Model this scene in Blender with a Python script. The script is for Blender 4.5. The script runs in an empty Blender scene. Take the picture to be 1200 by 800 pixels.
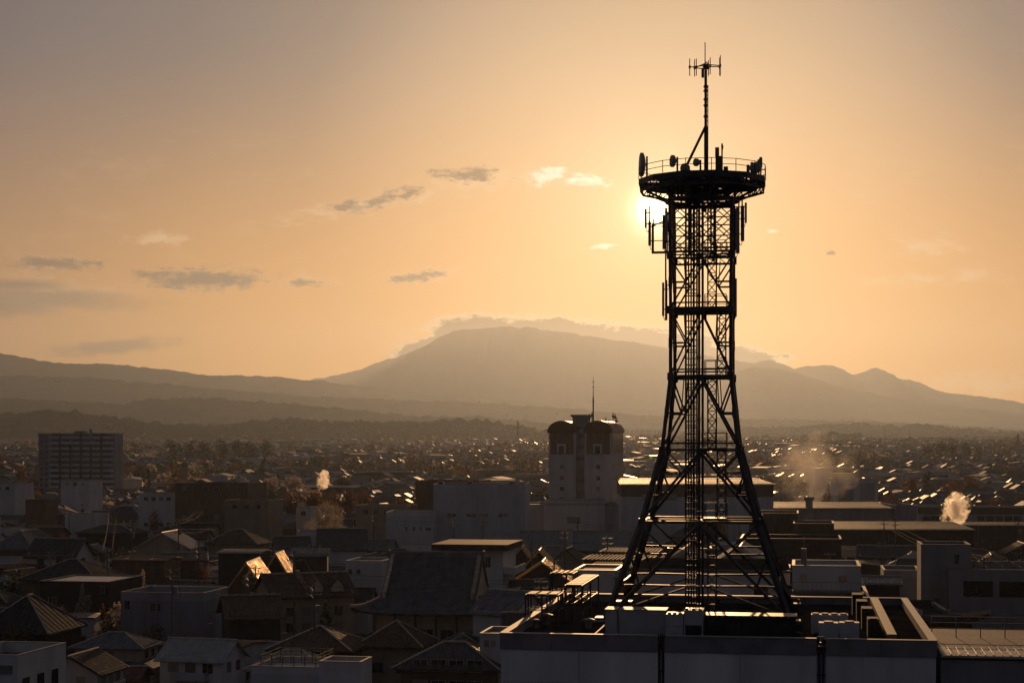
SUN_STRENGTH = 3.2
SUN_COLOR = (1.0, 0.6, 0.28)
SKY_HI = [(0, (.80, .60, .40)), (3, (.76, .56, .37)), (6, (.68, .49, .33)), (10, (.54, .40, .30)), (15, (.375, .30, .255)), (20, (.255, .225, .215)), (25, (.175, .165, .175)), (40, (.10, .105, .13)), (70, (.05, .056, .08)), (180, (.036, .042, .066))]
SKY_LO = [(0, (.88, .56, .27)), (3, (.86, .53, .24)), (7, (.82, .47, .19)), (12, (.74, .41, .16)), (20, (.56, .33, .15)), (30, (.31, .2, .12)), (60, (.07, .065, .075)), (180, (.036, .042, .066))]
SKY_EL = (2.5, 14.0)
NIS_TINT = (0.0024, 0.0017, 0.0014)
SKY_GAIN = 0.86
EXPOSURE = 0.0
HAZE_COL = (0.82, 0.75, 0.72)
HAZE_D = 1.25e-5
HAZE_G = 0.74
CAP_COL = (0.40, 0.25, 0.13)
HAZE_D = 1.5e-5
HAZE_D2 = 1.8e-5
HAZE_COL2 = (0.6, 0.74, 0.95)
SUN_COLOR = (1.0, 0.57, 0.28)
SKY_HI = [(0, (.74, .57, .42)), (3, (.71, .54, .39)), (6, (.63, .47, .34)), (10, (.50, .38, .30)), (15, (.345, .285, .255)), (20, (.235, .212, .212)), (25, (.16, .155, .172)), (40, (.10, .105, .13)), (70, (.05, .056, .08)), (180, (.036, .042, .066))]
SKY_LO = [(0, (.82, .53, .28)), (3, (.80, .50, .25)), (7, (.77, .45, .20)), (12, (.70, .40, .165)), (20, (.54, .325, .155)), (30, (.31, .2, .12)), (60, (.07, .065, .075)), (180, (.036, .042, .066))]
HAZE_D2 = 2.5e-5
SKY_HI = [(0, (.74, .57, .41)), (3, (.71, .54, .38)), (6, (.62, .47, .325)), (8.5, (.52, .395, .28)), (12, (.335, .268, .212)), (16, (.235, .205, .19)), (20, (.185, .172, .176)), (25, (.14, .138, .155)), (40, (.11, .118, .145)), (70, (.085, .098, .135)), (180, (.08, .095, .14))]
SKY_LO = [(0, (.80, .52, .25)), (3, (.78, .49, .22)), (7, (.68, .40, .165)), (11, (.60, .34, .13)), (15, (.57, .325, .13)), (20, (.48, .29, .135)), (30, (.29, .19, .12)), (60, (.11, .11, .13)), (180, (.08, .095, .14))]
HAZE_D2 = 2.3e-5
SKY_HI = [(0, (.74, .57, .40)), (3, (.71, .54, .37)), (6, (.62, .47, .315)), (8.5, (.52, .39, .27)), (12, (.345, .27, .205)), (16, (.245, .208, .188)), (20, (.19, .174, .176)), (25, (.14, .138, .155)), (40, (.09, .096, .12)), (70, (.058, .066, .092)), (180, (.052, .06, .09))]
SKY_LO = [(0, (.82, .52, .24)), (3, (.80, .49, .21)), (7, (.72, .42, .165)), (11, (.66, .37, .14)), (15, (.60, .34, .135)), (20, (.48, .29, .135)), (30, (.28, .185, .11)), (60, (.08, .08, .1)), (180, (.052, .06, .09))]
CAP_COL = (0.37, 0.235, 0.13)
CAP_COL = (0.30, 0.19, 0.105)
HAZE_D = 1.55e-5
HAZE_D2 = 3.3e-5
HAZE_COL2 = (0.56, 0.76, 1.0)
SUN_COLOR = (1.0, 0.56, 0.25)
SKY_HI = [(0, (.74, .56, .36)), (3, (.71, .53, .33)), (6, (.61, .455, .27)), (8.5, (.51, .38, .245)), (12, (.31, .25, .195)), (16, (.22, .192, .178)), (20, (.17, .16, .168)), (25, (.122, .125, .148)), (40, (.09, .096, .12)), (70, (.058, .066, .092)), (180, (.052, .06, .09))]
SKY_LO = [(0, (.84, .52, .20)), (3, (.82, .48, .165)), (7, (.76, .42, .125)), (11, (.66, .36, .10)), (15, (.60, .33, .10)), (20, (.47, .275, .11)), (30, (.32, .21, .12)), (60, (.13, .12, .13)), (180, (.052, .06, .09))]
CAP_COL = (0.2, 0.125, 0.066)
SKY_HI = [(0, (.78, .56, .36)), (3, (.76, .535, .335)), (6, (.66, .465, .285)), (8.5, (.545, .39, .26)), (12, (.30, .24, .20)), (16, (.225, .19, .18)), (20, (.19, .17, .172)), (25, (.128, .125, .143)), (40, (.09, .096, .12)), (70, (.058, .066, .092)), (180, (.052, .06, .09))]
SKY_LO = [(0, (.92, .53, .19)), (3, (.90, .49, .155)), (7, (.85, .43, .115)), (11, (.74, .36, .085)), (15, (.69, .345, .09)), (20, (.55, .29, .10)), (30, (.34, .21, .12)), (60, (.13, .12, .13)), (180, (.052, .06, .09))]
CAP_COL = (0.075, 0.045, 0.024)
HAZE_D = 2.0e-5
HAZE_D2 = 4.0e-5
SKY_GAIN = 0.93
SKY_LO = [(0, (.94, .53, .18)), (3, (.93, .49, .14)), (7, (.88, .425, .10)), (11, (.78, .36, .075)), (15, (.76, .36, .085)), (20, (.60, .30, .10)), (30, (.36, .215, .12)), (60, (.13, .12, .13)), (180, (.052, .06, .09))]
SKY_HI = [(0, (.78, .56, .36)), (3, (.75, .53, .335)), (6, (.63, .445, .275)), (8.5, (.49, .355, .245)), (12, (.25, .205, .178)), (16, (.18, .16, .16)), (20, (.165, .15, .158)), (25, (.112, .112, .134)), (40, (.085, .092, .118)), (70, (.058, .066, .092)), (180, (.052, .06, .09))]
SUN_STRENGTH = 3.4
HAZE_D = 1.2e-5
HAZE_D2 = 2.7e-5
SUN_STRENGTH = 3.6
SKY_GAIN = 0.87
SKY_HI = [(0, (.80, .56, .35)), (3, (.77, .53, .325)), (6, (.66, .45, .27)), (8.5, (.51, .36, .243)), (12, (.25, .203, .178)), (16, (.18, .16, .162)), (20, (.165, .15, .16)), (25, (.112, .112, .136)), (40, (.08, .088, .114)), (70, (.054, .062, .088)), (180, (.047, .055, .083))]
SKY_LO = [(0, (.98, .53, .17)), (3, (.97, .49, .13)), (7, (.92, .42, .09)), (11, (.81, .355, .065)), (15, (.80, .36, .075)), (20, (.63, .30, .095)), (30, (.38, .22, .12)), (60, (.13, .12, .13)), (180, (.047, .055, .083))]
import bpy, bmesh, math, random
from mathutils import Vector, Matrix, noise as mnoise

random.seed(7)
R = math.radians
scene = bpy.context.scene
COL = scene.collection
ZC = 28.0           # eye height above the town, metres
FPX = 2000.0        # focal length in pixels of the 1200-wide photograph
HOR = 525.0
CX = 600.0
GY = R(-9.6)        # the street grid is turned a little to the right


def W(px, py, d):
    return Vector(((px - CX) / FPX * d, d, ZC + (HOR - py) / FPX * d))


def PX(x, y, z):
    return CX + FPX * x / y, HOR - FPX * (z - ZC) / y


_GZ = [(-1000, 0), (900, 0), (1500, 9), (2200, 17), (3000, 27), (5000, 52), (8000, 94), (11000, 145), (14000, 190), (17000, 230), (23500, 330)]


def zg(x, y):
    for (a, za), (b, zb) in zip(_GZ, _GZ[1:]):
        if y <= b:
            t = (y - a) / (b - a)
            z = za + (zb - za) * t
            break
    else:
        z = 330
    k = min(1, max(0, (y - 900) / 1200))
    return z + k * 5 * mnoise.noise(Vector((x / 420, y / 420, 3.3)))


# ------------------------------------------------------------------ mesh builder
class MB:
    def __init__(self):
        self.v, self.f, self.uv, self.mi = [], [], [], []

    def face(self, pts, uv=None, mi=0):
        n = len(self.v)
        self.v += [tuple(p) for p in pts]
        self.f.append(tuple(range(n, n + len(pts))))
        self.uv.append(uv)
        self.mi.append(mi)

    def mesh(self, verts, faces, uvs=None, mi=0):
        n = len(self.v)
        self.v += [tuple(p) for p in verts]
        for k, f in enumerate(faces):
            self.f.append(tuple(i + n for i in f))
            self.uv.append(uvs[k] if uvs else None)
            self.mi.append(mi)

    def box(self, x0, x1, y0, y1, z0, z1, mi=0):
        v = [(x0, y0, z0), (x1, y0, z0), (x1, y1, z0), (x0, y1, z0), (x0, y0, z1), (x1, y0, z1), (x1, y1, z1), (x0, y1, z1)]
        self.mesh(v, [(0, 3, 2, 1), (4, 5, 6, 7), (0, 1, 5, 4), (1, 2, 6, 5), (2, 3, 7, 6), (3, 0, 4, 7)], None, mi)

    def obox(self, c, yaw, w, d, z0, z1, mi=0):
        ca, sa = math.cos(yaw), math.sin(yaw)
        q = []
        for z in (z0, z1):
            for sx, sy in ((-1, -1), (1, -1), (1, 1), (-1, 1)):
                x, y = sx * w / 2, sy * d / 2
                q.append((c[0] + x * ca - y * sa, c[1] + x * sa + y * ca, z))
        self.mesh(q, [(0, 3, 2, 1), (4, 5, 6, 7), (0, 1, 5, 4), (1, 2, 6, 5), (2, 3, 7, 6), (3, 0, 4, 7)], None, mi)

    def beam(self, p, q, w, h=None, mi=0, w2=None):
        p, q = Vector(p), Vector(q)
        h = h or w
        dd = q - p
        if dd.length < 1e-6:
            return
        dd.normalize()
        up = Vector((0, 0, 1)) if abs(dd.z) < 0.95 else Vector((0, 1, 0))
        s = dd.cross(up).normalized()
        u = s.cross(dd).normalized()
        k = (w2 / w) if w2 else 1
        vs = []
        for c, m in ((p, 1), (q, k)):
            for a, b in ((-1, -1), (1, -1), (1, 1), (-1, 1)):
                vs.append(c + s * (a * w / 2 * m) + u * (b * h / 2 * m))
        self.mesh(vs, [(0, 1, 2, 3), (7, 6, 5, 4), (0, 4, 5, 1), (1, 5, 6, 2), (2, 6, 7, 3), (3, 7, 4, 0)], None, mi)

    def cyl(self, p, q, r, n=8, mi=0, r2=None, cap=True):
        p, q = Vector(p), Vector(q)
        dd = (q - p)
        if dd.length < 1e-6:
            return
        dd.normalize()
        up = Vector((0, 0, 1)) if abs(dd.z) < 0.95 else Vector((0, 1, 0))
        s = dd.cross(up).normalized()
        u = s.cross(dd).normalized()
        r2 = r if r2 is None else r2
        vs = []
        for c, rr in ((p, r), (q, r2)):
            for k in range(n):
                a = 2 * math.pi * k / n
                vs.append(c + s * (rr * math.cos(a)) + u * (rr * math.sin(a)))
        fs = [(k, n + k, n + (k + 1) % n, (k + 1) % n) for k in range(n)]
        if cap:
            fs += [tuple(range(n)), tuple(range(2 * n - 1, n - 1, -1))]
        self.mesh(vs, fs, None, mi)

    def prism(self, poly, z0, z1, mi=0):
        n = len(poly)
        vs = [(x, y, z0) for x, y in poly] + [(x, y, z1) for x, y in poly]
        fs = [(k, (k + 1) % n, n + (k + 1) % n, n + k) for k in range(n)]
        fs += [tuple(range(n - 1, -1, -1)), tuple(range(n, 2 * n))]
        self.mesh(vs, fs, None, mi)

    def slab(self, a, b, c, d, t, mi=0):
        """sloped slab: a-b is the eave (left to right), c-d the ridge (right to left)"""
        a, b, c, d = map(Vector, (a, b, c, d))
        n = (b - a).cross(d - a).normalized()
        if n.z < 0:
            n = -n
        e = (b - a).normalized()

        def uvof(p):
            r = p - a
            u = r.dot(e)
            return (u, (r - e * u).length)
        top = [a, b, c, d]
        bot = [p - n * t for p in top]
        vs = top + bot
        fs = [(0, 1, 2, 3), (7, 6, 5, 4), (0, 4, 5, 1), (1, 5, 6, 2), (2, 6, 7, 3), (3, 7, 4, 0)]
        us = [[uvof(vs[i]) for i in f] for f in fs]
        self.mesh(vs, fs, us, mi)

    def build(self, name, mats, parent=None, smooth=False, loc=None, rotz=None):
        me = bpy.data.meshes.new(name)
        me.from_pydata(self.v, [], self.f)
        if not isinstance(mats, (list, tuple)):
            mats = [mats]
        for m in mats:
            me.materials.append(m)
        if any(self.mi):
            me.polygons.foreach_set('material_index', self.mi)
        if any(u is not None for u in self.uv):
            lay = me.uv_layers.new(name='UVMap')
            k = 0
            for u, f in zip(self.uv, self.f):
                for j in range(len(f)):
                    if u is not None:
                        lay.data[k].uv = u[j]
                    k += 1
        if smooth:
            me.polygons.foreach_set('use_smooth', [True] * len(me.polygons))
        me.update()
        o = bpy.data.objects.new(name, me)
        COL.objects.link(o)
        if parent is not None:
            o.parent = parent
        if loc is not None:
            o.location = loc
        if rotz is not None:
            o.rotation_euler = (0, 0, rotz)
        return o


def tag(o, label=None, cat=None, group=None, kind=None):
    if label:
        o['label'] = label
    if cat:
        o['category'] = cat
    if group:
        o['group'] = group
    if kind:
        o['kind'] = kind
    return o


def thing(name, label, cat, loc=(0, 0, 0), rotz=0, group=None):
    o = bpy.data.objects.new(name, None)
    COL.objects.link(o)
    o.empty_display_size = 0.5
    o.location = loc
    o.rotation_euler = (0, 0, rotz)
    return tag(o, label, cat, group)


def copy_tree(o, parent=None):
    c = o.copy()
    COL.objects.link(c)
    c.parent = parent
    for ch in o.children:
        copy_tree(ch, c)
    return c


# ------------------------------------------------------------------ materials
def new_mat(name):
    m = bpy.data.materials.new(name)
    m.use_nodes = True
    nt = m.node_tree
    return m, nt, nt.nodes['Principled BSDF']


def mat(name, col, rough=0.7, metal=0.0, var=0.25, scale=0.6, bump=0.0, bscale=8.0, spec=0.5, rnd=0.25, dark=None, streak=0.0):
    m, nt, b = new_mat(name)
    N, L = nt.nodes, nt.links
    tc = N.new('ShaderNodeTexCoord')
    n1 = N.new('ShaderNodeTexNoise')
    n1.inputs['Scale'].default_value = scale
    n1.inputs['Detail'].default_value = 6
    n1.inputs['Roughness'].default_value = 0.65
    if streak:
        mp = N.new('ShaderNodeMapping')
        mp.inputs['Scale'].default_value = (1, 1, 1 - streak)
        L.new(tc.outputs['Object'], mp.inputs[0])
        L.new(mp.outputs[0], n1.inputs['Vector'])
    else:
        L.new(tc.outputs['Object'], n1.inputs['Vector'])
    rp = N.new('ShaderNodeValToRGB')
    dk = dark or tuple(c * (1 - 2 * var) for c in col)
    rp.color_ramp.elements[0].position = 0.3
    rp.color_ramp.elements[1].position = 0.68
    rp.color_ramp.elements[0].color = (*[max(0, c) for c in dk], 1)
    rp.color_ramp.elements[1].color = (*[min(0.9, c * (1 + var * 0.5)) for c in col], 1)
    L.new(n1.outputs['Fac'], rp.inputs['Fac'])
    oi = N.new('ShaderNodeObjectInfo')
    mr = N.new('ShaderNodeMapRange')
    mr.inputs['To Min'].default_value = 1 - rnd
    mr.inputs['To Max'].default_value = 1 + rnd * 0.6
    L.new(oi.outputs['Random'], mr.inputs['Value'])
    vm = N.new('ShaderNodeVectorMath')
    vm.operation = 'SCALE'
    L.new(rp.outputs['Color'], vm.inputs[0])
    L.new(mr.outputs[0], vm.inputs['Scale'])
    L.new(vm.outputs[0], b.inputs['Base Color'])
    b.inputs['Roughness'].default_value = rough
    b.inputs['Metallic'].default_value = metal
    b.inputs['Specular IOR Level'].default_value = spec
    if bump:
        n2 = N.new('ShaderNodeTexNoise')
        n2.inputs['Scale'].default_value = bscale
        n2.inputs['Detail'].default_value = 4
        L.new(tc.outputs['Object'], n2.inputs['Vector'])
        bp = N.new('ShaderNodeBump')
        bp.inputs['Strength'].default_value = bump
        bp.inputs['Distance'].default_value = 0.05
        L.new(n2.outputs['Fac'], bp.inputs['Height'])
        L.new(bp.outputs[0], b.inputs['Normal'])
    return m


def roof_mat(name, col, rough=0.4, metal=0.0, pu=0.3, pv=0.28, depth=0.06, spec=0.2, var=0.3, rnd=0.3, strength=0.8):
    """tiles or seams laid out on the roof's own UV (metres along the eave, metres up the slope)"""
    m = mat(name, col, rough, metal, var, 0.9, 0, spec=spec, rnd=rnd)
    nt = m.node_tree
    N, L = nt.nodes, nt.links
    b = N['Principled BSDF']
    uv = N.new('ShaderNodeUVMap')
    sp = N.new('ShaderNodeSeparateXYZ')
    L.new(uv.outputs[0], sp.inputs[0])

    def mth(op, a, bb=None):
        n = N.new('ShaderNodeMath')
        n.operation = op
        if isinstance(a, (int, float)):
            n.inputs[0].default_value = a
        else:
            L.new(a, n.inputs[0])
        if bb is not None:
            if isinstance(bb, (int, float)):
                n.inputs[1].default_value = bb
            else:
                L.new(bb, n.inputs[1])
        return n.outputs[0]
    u = mth('ABSOLUTE', mth('SINE', mth('MULTIPLY', sp.outputs['X'], math.pi / pu)))
    if pv:
        v = mth('FRACT', mth('MULTIPLY', sp.outputs['Y'], 1 / pv))
        h = mth('SUBTRACT', u, mth('MULTIPLY', v, 0.8))
    else:
        h = mth('GREATER_THAN', mth('SUBTRACT', 1.0, u), 0.8)
    # each tile sits a little differently
    n3 = N.new('ShaderNodeTexNoise')
    n3.inputs['Scale'].default_value = 2.2
    n3.inputs['Detail'].default_value = 3
    L.new(uv.outputs[0], n3.inputs['Vector'])
    h = mth('ADD', h, mth('MULTIPLY', n3.outputs['Fac'], 0.9))
    bp = N.new('ShaderNodeBump')
    bp.inputs['Strength'].default_value = strength
    bp.inputs['Distance'].default_value = depth
    L.new(h, bp.inputs['Height'])
    L.new(bp.outputs[0], b.inputs['Normal'])
    rr = N.new('ShaderNodeMapRange')
    rr.inputs['From Min'].default_value = 0.3
    rr.inputs['From Max'].default_value = 0.7
    rr.inputs['To Min'].default_value = max(0.05, rough - 0.12)
    rr.inputs['To Max'].default_value = rough + 0.15
    L.new(n3.outputs['Fac'], rr.inputs['Value'])
    L.new(rr.outputs[0], b.inputs['Roughness'])
    return m


M = {}
# walls
M['w_white'] = mat('white_plaster', (0.5, 0.495, 0.49), 0.8, var=0.14, scale=0.35, bump=0.15, bscale=5, rnd=0.15, streak=0.7)
M['w_pale'] = mat('pale_grey_plaster', (0.42, 0.42, 0.43), 0.8, var=0.16, scale=0.4, bump=0.15, rnd=0.2, streak=0.7)
M['w_cream'] = mat('cream_siding', (0.46, 0.38, 0.28), 0.8, var=0.15, scale=0.5, bump=0.1, rnd=0.2, streak=0.6)
M['w_beige'] = mat('beige_render', (0.32, 0.25, 0.18), 0.85, var=0.18, scale=0.5, rnd=0.2, streak=0.6)
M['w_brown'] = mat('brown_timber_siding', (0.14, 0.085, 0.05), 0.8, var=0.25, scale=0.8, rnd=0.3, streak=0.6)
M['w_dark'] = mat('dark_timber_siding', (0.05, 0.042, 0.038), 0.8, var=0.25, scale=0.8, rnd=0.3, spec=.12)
M['w_conc'] = mat('weathered_concrete', (0.25, 0.245, 0.25), 0.85, var=0.2, scale=0.3, bump=0.2, bscale=4, rnd=0.15, streak=0.75)
M['front_wall'] = mat('light_precast_panel', (0.66, 0.63, 0.6), 0.8, var=0.2, scale=0.3, bump=0.15, bscale=2, rnd=0.05, streak=0.88)
M['parapet'] = mat('painted_parapet_coping', (0.2, 0.18, 0.18), 0.6, var=0.2, scale=0.8, rnd=0.05)
# roofs
M['r_tile_grey'] = roof_mat('grey_kawara_tile', (0.06, 0.062, 0.068), 0.5)
M['r_tile_dark'] = roof_mat('dark_kawara_tile', (0.035, 0.036, 0.04), 0.5)
M['r_tile_brown'] = roof_mat('brown_clay_tile', (0.10, 0.055, 0.032), 0.52)
M['r_slate'] = roof_mat('slate_shingle', (0.06, 0.062, 0.07), 0.5, pu=0.6, pv=0.25, depth=0.02)
M['r_metal_pale'] = roof_mat('pale_painted_metal_roof', (0.36, 0.35, 0.33), 0.46, 0.1, spec=.3, pu=0.45, pv=0, depth=0.05, rnd=0.15, var=0.2)
M['r_metal_grey'] = roof_mat('grey_standing_seam_roof', (0.12, 0.125, 0.135), 0.44, 0.1, spec=.32, pu=0.45, pv=0, depth=0.05)
M['r_metal_red'] = roof_mat('rust_red_metal_roof', (0.13, 0.05, 0.03), 0.45, 0.15, pu=0.45, pv=0, depth=0.05)
M['r_corr'] = roof_mat('corrugated_sheet_roof', (0.26, 0.24, 0.2), 0.55, 0.1, spec=.12, pu=1.2, pv=0, depth=0.16, rnd=0.1, strength=1.0)
M['r_flat'] = mat('flat_roof_membrane', (0.1, 0.095, 0.09), 0.8, var=0.3, scale=0.5, bump=0.5, bscale=3, spec=0.2, rnd=0.3)
M['r_dull'] = mat('dull_sheet_roof', (0.11, 0.1, 0.085), 0.8, var=0.3, scale=0.8, bump=0.4, bscale=3, spec=0.06, rnd=0.2)
M['r_black'] = mat('black_bitumen_roof', (0.03, 0.028, 0.027), 0.95, var=0.35, scale=0.6, bump=0.8, bscale=5, spec=0.0, rnd=0)
M['r_flat_pale'] = mat('pale_roof_coating', (0.4, 0.38, 0.36), 0.5, var=0.2, scale=0.5, bump=0.3, bscale=2, rnd=0.1)
M['r_gold'] = roof_mat('sunlit_gold_tile', (0.66, 0.38, 0.11), 0.44, 0.85, spec=.2, pu=0.3, pv=0.28, depth=0.07, rnd=0.1, strength=1.0)  # gold of the sunlit slopes is put into the tile colour
M['r_temple'] = roof_mat('silver_grey_temple_tile', (0.11, 0.115, 0.125), 0.5, spec=.3, depth=.05)
M['annex_roof'] = roof_mat('bright_galvalume_roof', (0.5, 0.42, 0.32), 0.5, 0.3, pu=0.42, pv=0, depth=0.03, rnd=0.0, spec=.5)
# details
M['ridge'] = mat('sun_rimmed_ridge_tile', (0.45, 0.35, 0.25), 0.42, 0.6, var=0.3, scale=2.5, bump=0.4, bscale=6, spec=0.7, rnd=0.3)  # pale warm metal tone paints the golden rim light along the ridges
M['slat'] = mat('dull_zinc_plate', (0.13, 0.11, 0.085), 0.6, 0.0, var=0.25, scale=1.5, spec=0.14, rnd=0.1)
M['glass'] = mat('dark_window_glass', (0.02, 0.02, 0.022), 0.12, var=0.1, spec=0.6, rnd=0.4)
M['shutter'] = mat('drawn_curtain_behind_glass', (0.22, 0.2, 0.18), 0.35, var=0.2, rnd=0.4)
M['frame'] = mat('aluminium_window_frame', (0.3, 0.29, 0.28), 0.45, 0.4, var=0.1)
M['steel'] = mat('weathered_painted_steel', (0.05, 0.043, 0.042), 0.5, 0.3, var=0.3, scale=1.5, rnd=0.15)
M['steel_lt'] = mat('galvanised_steel', (0.2, 0.18, 0.16), 0.5, 0.3, var=0.25, scale=2.0, rnd=0.15)
M['antenna'] = mat('antenna_radome_plastic', (0.3, 0.27, 0.24), 0.5, var=0.12, scale=2.0)
M['pole'] = mat('concrete_utility_pole', (0.09, 0.08, 0.075), 0.75, var=0.2, scale=1)
M['wire'] = mat('black_insulated_cable', (0.02, 0.018, 0.016), 0.75, 0.0, var=0.1, spec=.1)
M['ac'] = mat('cream_painted_sheet_metal', (0.42, 0.41, 0.41), 0.5, 0.1, var=0.12, scale=1.2)
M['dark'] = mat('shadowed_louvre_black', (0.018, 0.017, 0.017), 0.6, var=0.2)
M['bark'] = mat('tree_bark', (0.06, 0.045, 0.035), 0.9, var=0.3, scale=3)


def leaf_mat(name, a, b_, tr=0.35):
    m, nt, b = new_mat(name)
    N, L = nt.nodes, nt.links
    g = N.new('ShaderNodeNewGeometry')
    rp = N.new('ShaderNodeValToRGB')
    rp.color_ramp.elements[0].color = (*a, 1)
    rp.color_ramp.elements[1].color = (*b_, 1)
    L.new(g.outputs['Random Per Island'], rp.inputs['Fac'])
    L.new(rp.outputs[0], b.inputs['Base Color'])
    b.inputs['Roughness'].default_value = 0.7
    t = N.new('ShaderNodeBsdfTranslucent')
    L.new(rp.outputs[0], t.inputs['Color'])
    mx = N.new('ShaderNodeMixShader')
    mx.inputs[0].default_value = tr
    L.new(b.outputs[0], mx.inputs[1])
    L.new(t.outputs[0], mx.inputs[2])
    L.new(mx.outputs[0], N['Material Output'].inputs['Surface'])
    return m


M['leaf_green'] = leaf_mat('evergreen_leaf', (0.03, 0.038, 0.016), (0.06, 0.065, 0.03))
M['leaf_rust'] = leaf_mat('autumn_rust_leaf', (0.1, 0.042, 0.014), (0.17, 0.08, 0.03), 0.4)
M['leaf_pale'] = leaf_mat('pale_bare_twig', (0.28, 0.23, 0.18), (0.42, 0.35, 0.28), 0.5)
M['leaf_olive'] = leaf_mat('olive_leaf', (0.05, 0.045, 0.02), (0.09, 0.075, 0.03))
# ================================================================== camera, sun, sky, haze
cam_d = bpy.data.cameras.new('camera')
cam_d.lens = 60.0
cam_d.sensor_width = 36.0
cam_d.sensor_fit = 'HORIZONTAL'
cam_d.shift_y = (HOR - 400.0) / 1200.0
cam_d.clip_start = 1.0
cam_d.clip_end = 60000.0
cam = bpy.data.objects.new('camera', cam_d)
COL.objects.link(cam)
cam.location = (0, 0, ZC)
cam.rotation_euler = (R(90), 0, 0)
scene.camera = cam

SUNV = Vector(((768 - CX) / FPX, 1.0, (HOR - 246) / FPX)).normalized()
SUN_EL = math.asin(SUNV.z)
SUN_AZ = math.atan2(SUNV.x, SUNV.y)

sd = bpy.data.lights.new('sun', 'SUN')
sd.energy = SUN_STRENGTH
sd.angle = R(0.6)
sd.color = SUN_COLOR
so = bpy.data.objects.new('sun', sd)
COL.objects.link(so)
so.location = SUNV * 300
so.rotation_euler = SUNV.to_track_quat('Z', 'Y').to_euler()

world = bpy.data.worlds.new('World')
scene.world = world
world.use_nodes = True
wt = world.node_tree
WN, WL = wt.nodes, wt.links
for n in list(WN):
    WN.remove(n)


def wm(op, a, b=None, c=None, clamp=False):
    n = WN.new('ShaderNodeMath')
    n.operation = op
    n.use_clamp = clamp
    for k, x in enumerate((a, b, c)):
        if x is None:
            continue
        if isinstance(x, (int, float)):
            n.inputs[k].default_value = x
        else:
            WL.new(x, n.inputs[k])
    return n.outputs[0]


def wsmooth(x, a, b):
    n = WN.new('ShaderNodeMapRange')
    n.interpolation_type = 'SMOOTHSTEP'
    WL.new(x, n.inputs['Value'])
    n.inputs['From Min'].default_value = a
    n.inputs['From Max'].default_value = b
    return n.outputs[0]


def wmix(f, a, b, mode='MIX'):
    n = WN.new('ShaderNodeMix')
    n.data_type = 'RGBA'
    n.blend_type = mode
    n.clamp_factor = False
    n.clamp_result = False
    for s, x in ((n.inputs[0], f), (n.inputs[6], a), (n.inputs[7], b)):
        if isinstance(x, (int, float)):
            s.default_value = x
        elif isinstance(x, tuple):
            s.default_value = (*x, 1)
        else:
            WL.new(x, s)
    return n.outputs[2]


def wramp(x, stops, span):
    n = WN.new('ShaderNodeValToRGB')
    el = n.color_ramp.elements
    while len(el) < len(stops):
        el.new(0.5)
    for e, (p, c) in zip(el, stops):
        e.position = p / span
        e.color = (*c, 1)
    WL.new(wm('DIVIDE', x, span), n.inputs[0])
    return n.outputs[0]


tc = WN.new('ShaderNodeTexCoord')
nrm = WN.new('ShaderNodeVectorMath')
nrm.operation = 'NORMALIZE'
WL.new(tc.outputs['Generated'], nrm.inputs[0])
dot = WN.new('ShaderNodeVectorMath')
dot.operation = 'DOT_PRODUCT'
WL.new(nrm.outputs[0], dot.inputs[0])
dot.inputs[1].default_value = SUNV
sep = WN.new('ShaderNodeSeparateXYZ')
WL.new(nrm.outputs[0], sep.inputs[0])
DEG = 57.29578
ANG = wm('MULTIPLY', wm('ARCCOSINE', wm('MINIMUM', dot.outputs['Value'], 1.0)), DEG)
EL = wm('MULTIPLY', wm('ARCSINE', sep.outputs['Z']), DEG)
AZ = wm('MULTIPLY', wm('ARCTAN2', sep.outputs['X'], sep.outputs['Y']), DEG)

hi = wramp(ANG, SKY_HI, 180)
lo = wramp(ANG, SKY_LO, 180)
ef = wsmooth(EL, SKY_EL[0], SKY_EL[1])
sky = wmix(ef, lo, hi)

nis = WN.new('ShaderNodeTexSky')
nis.sky_type = 'NISHITA'
nis.sun_disc = False
nis.sun_elevation = SUN_EL
nis.sun_rotation = SUN_AZ
nis.altitude = 300
nis.air_density = 1.0
nis.dust_density = 3.0
nis.ozone_density = 1.0
nt_ = wmix(1.0, nis.outputs[0], NIS_TINT, 'MULTIPLY')
sky = wmix(1.0, sky, nt_, 'ADD')

# ---- clouds: banks at fixed bearings (degrees), frayed with noise
comb = WN.new('ShaderNodeCombineXYZ')
WL.new(AZ, comb.inputs[0])
WL.new(wm('MULTIPLY', EL, 2.3), comb.inputs[1])


def wnoise(scale, detail, rough, w=0.0):
    n = WN.new('ShaderNodeTexNoise')
    n.noise_dimensions = '3D'
    n.inputs['Scale'].default_value = scale
    n.inputs['Detail'].default_value = detail
    n.inputs['Roughness'].default_value = rough
    mp = WN.new('ShaderNodeMapping')
    mp.inputs['Location'].default_value = (w, w * 0.7, w)
    WL.new(comb.outputs[0], mp.inputs[0])
    WL.new(mp.outputs[0], n.inputs['Vector'])
    return n.outputs['Fac']


cn = wm('SUBTRACT', wnoise(1.5, 8, 0.62), 0.5)
cn3 = wm('SUBTRACT', wnoise(2.3, 10, 0.66, 3.7), 0.5)
cn2 = wm('SUBTRACT', wnoise(0.5, 6, 0.6, 7.1), 0.5)


def bank(px, py, rx, ry, tilt=0.0):
    a0 = math.degrees(math.atan((px - CX) / FPX))
    e0 = math.degrees(math.atan((HOR - py) / FPX))
    ra, re = rx / FPX * DEG, ry / FPX * DEG
    da = wm('SUBTRACT', AZ, a0)
    de = wm('SUBTRACT', wm('SUBTRACT', EL, e0), wm('MULTIPLY', da, tilt))
    q = wm('ADD', wm('POWER', wm('ABSOLUTE', wm('DIVIDE', da, ra)), 2.0), wm('POWER', wm('ABSOLUTE', wm('DIVIDE', de, re)), 2.0))
    return wm('SUBTRACT', 1.0, wm('SQRT', q))


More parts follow.
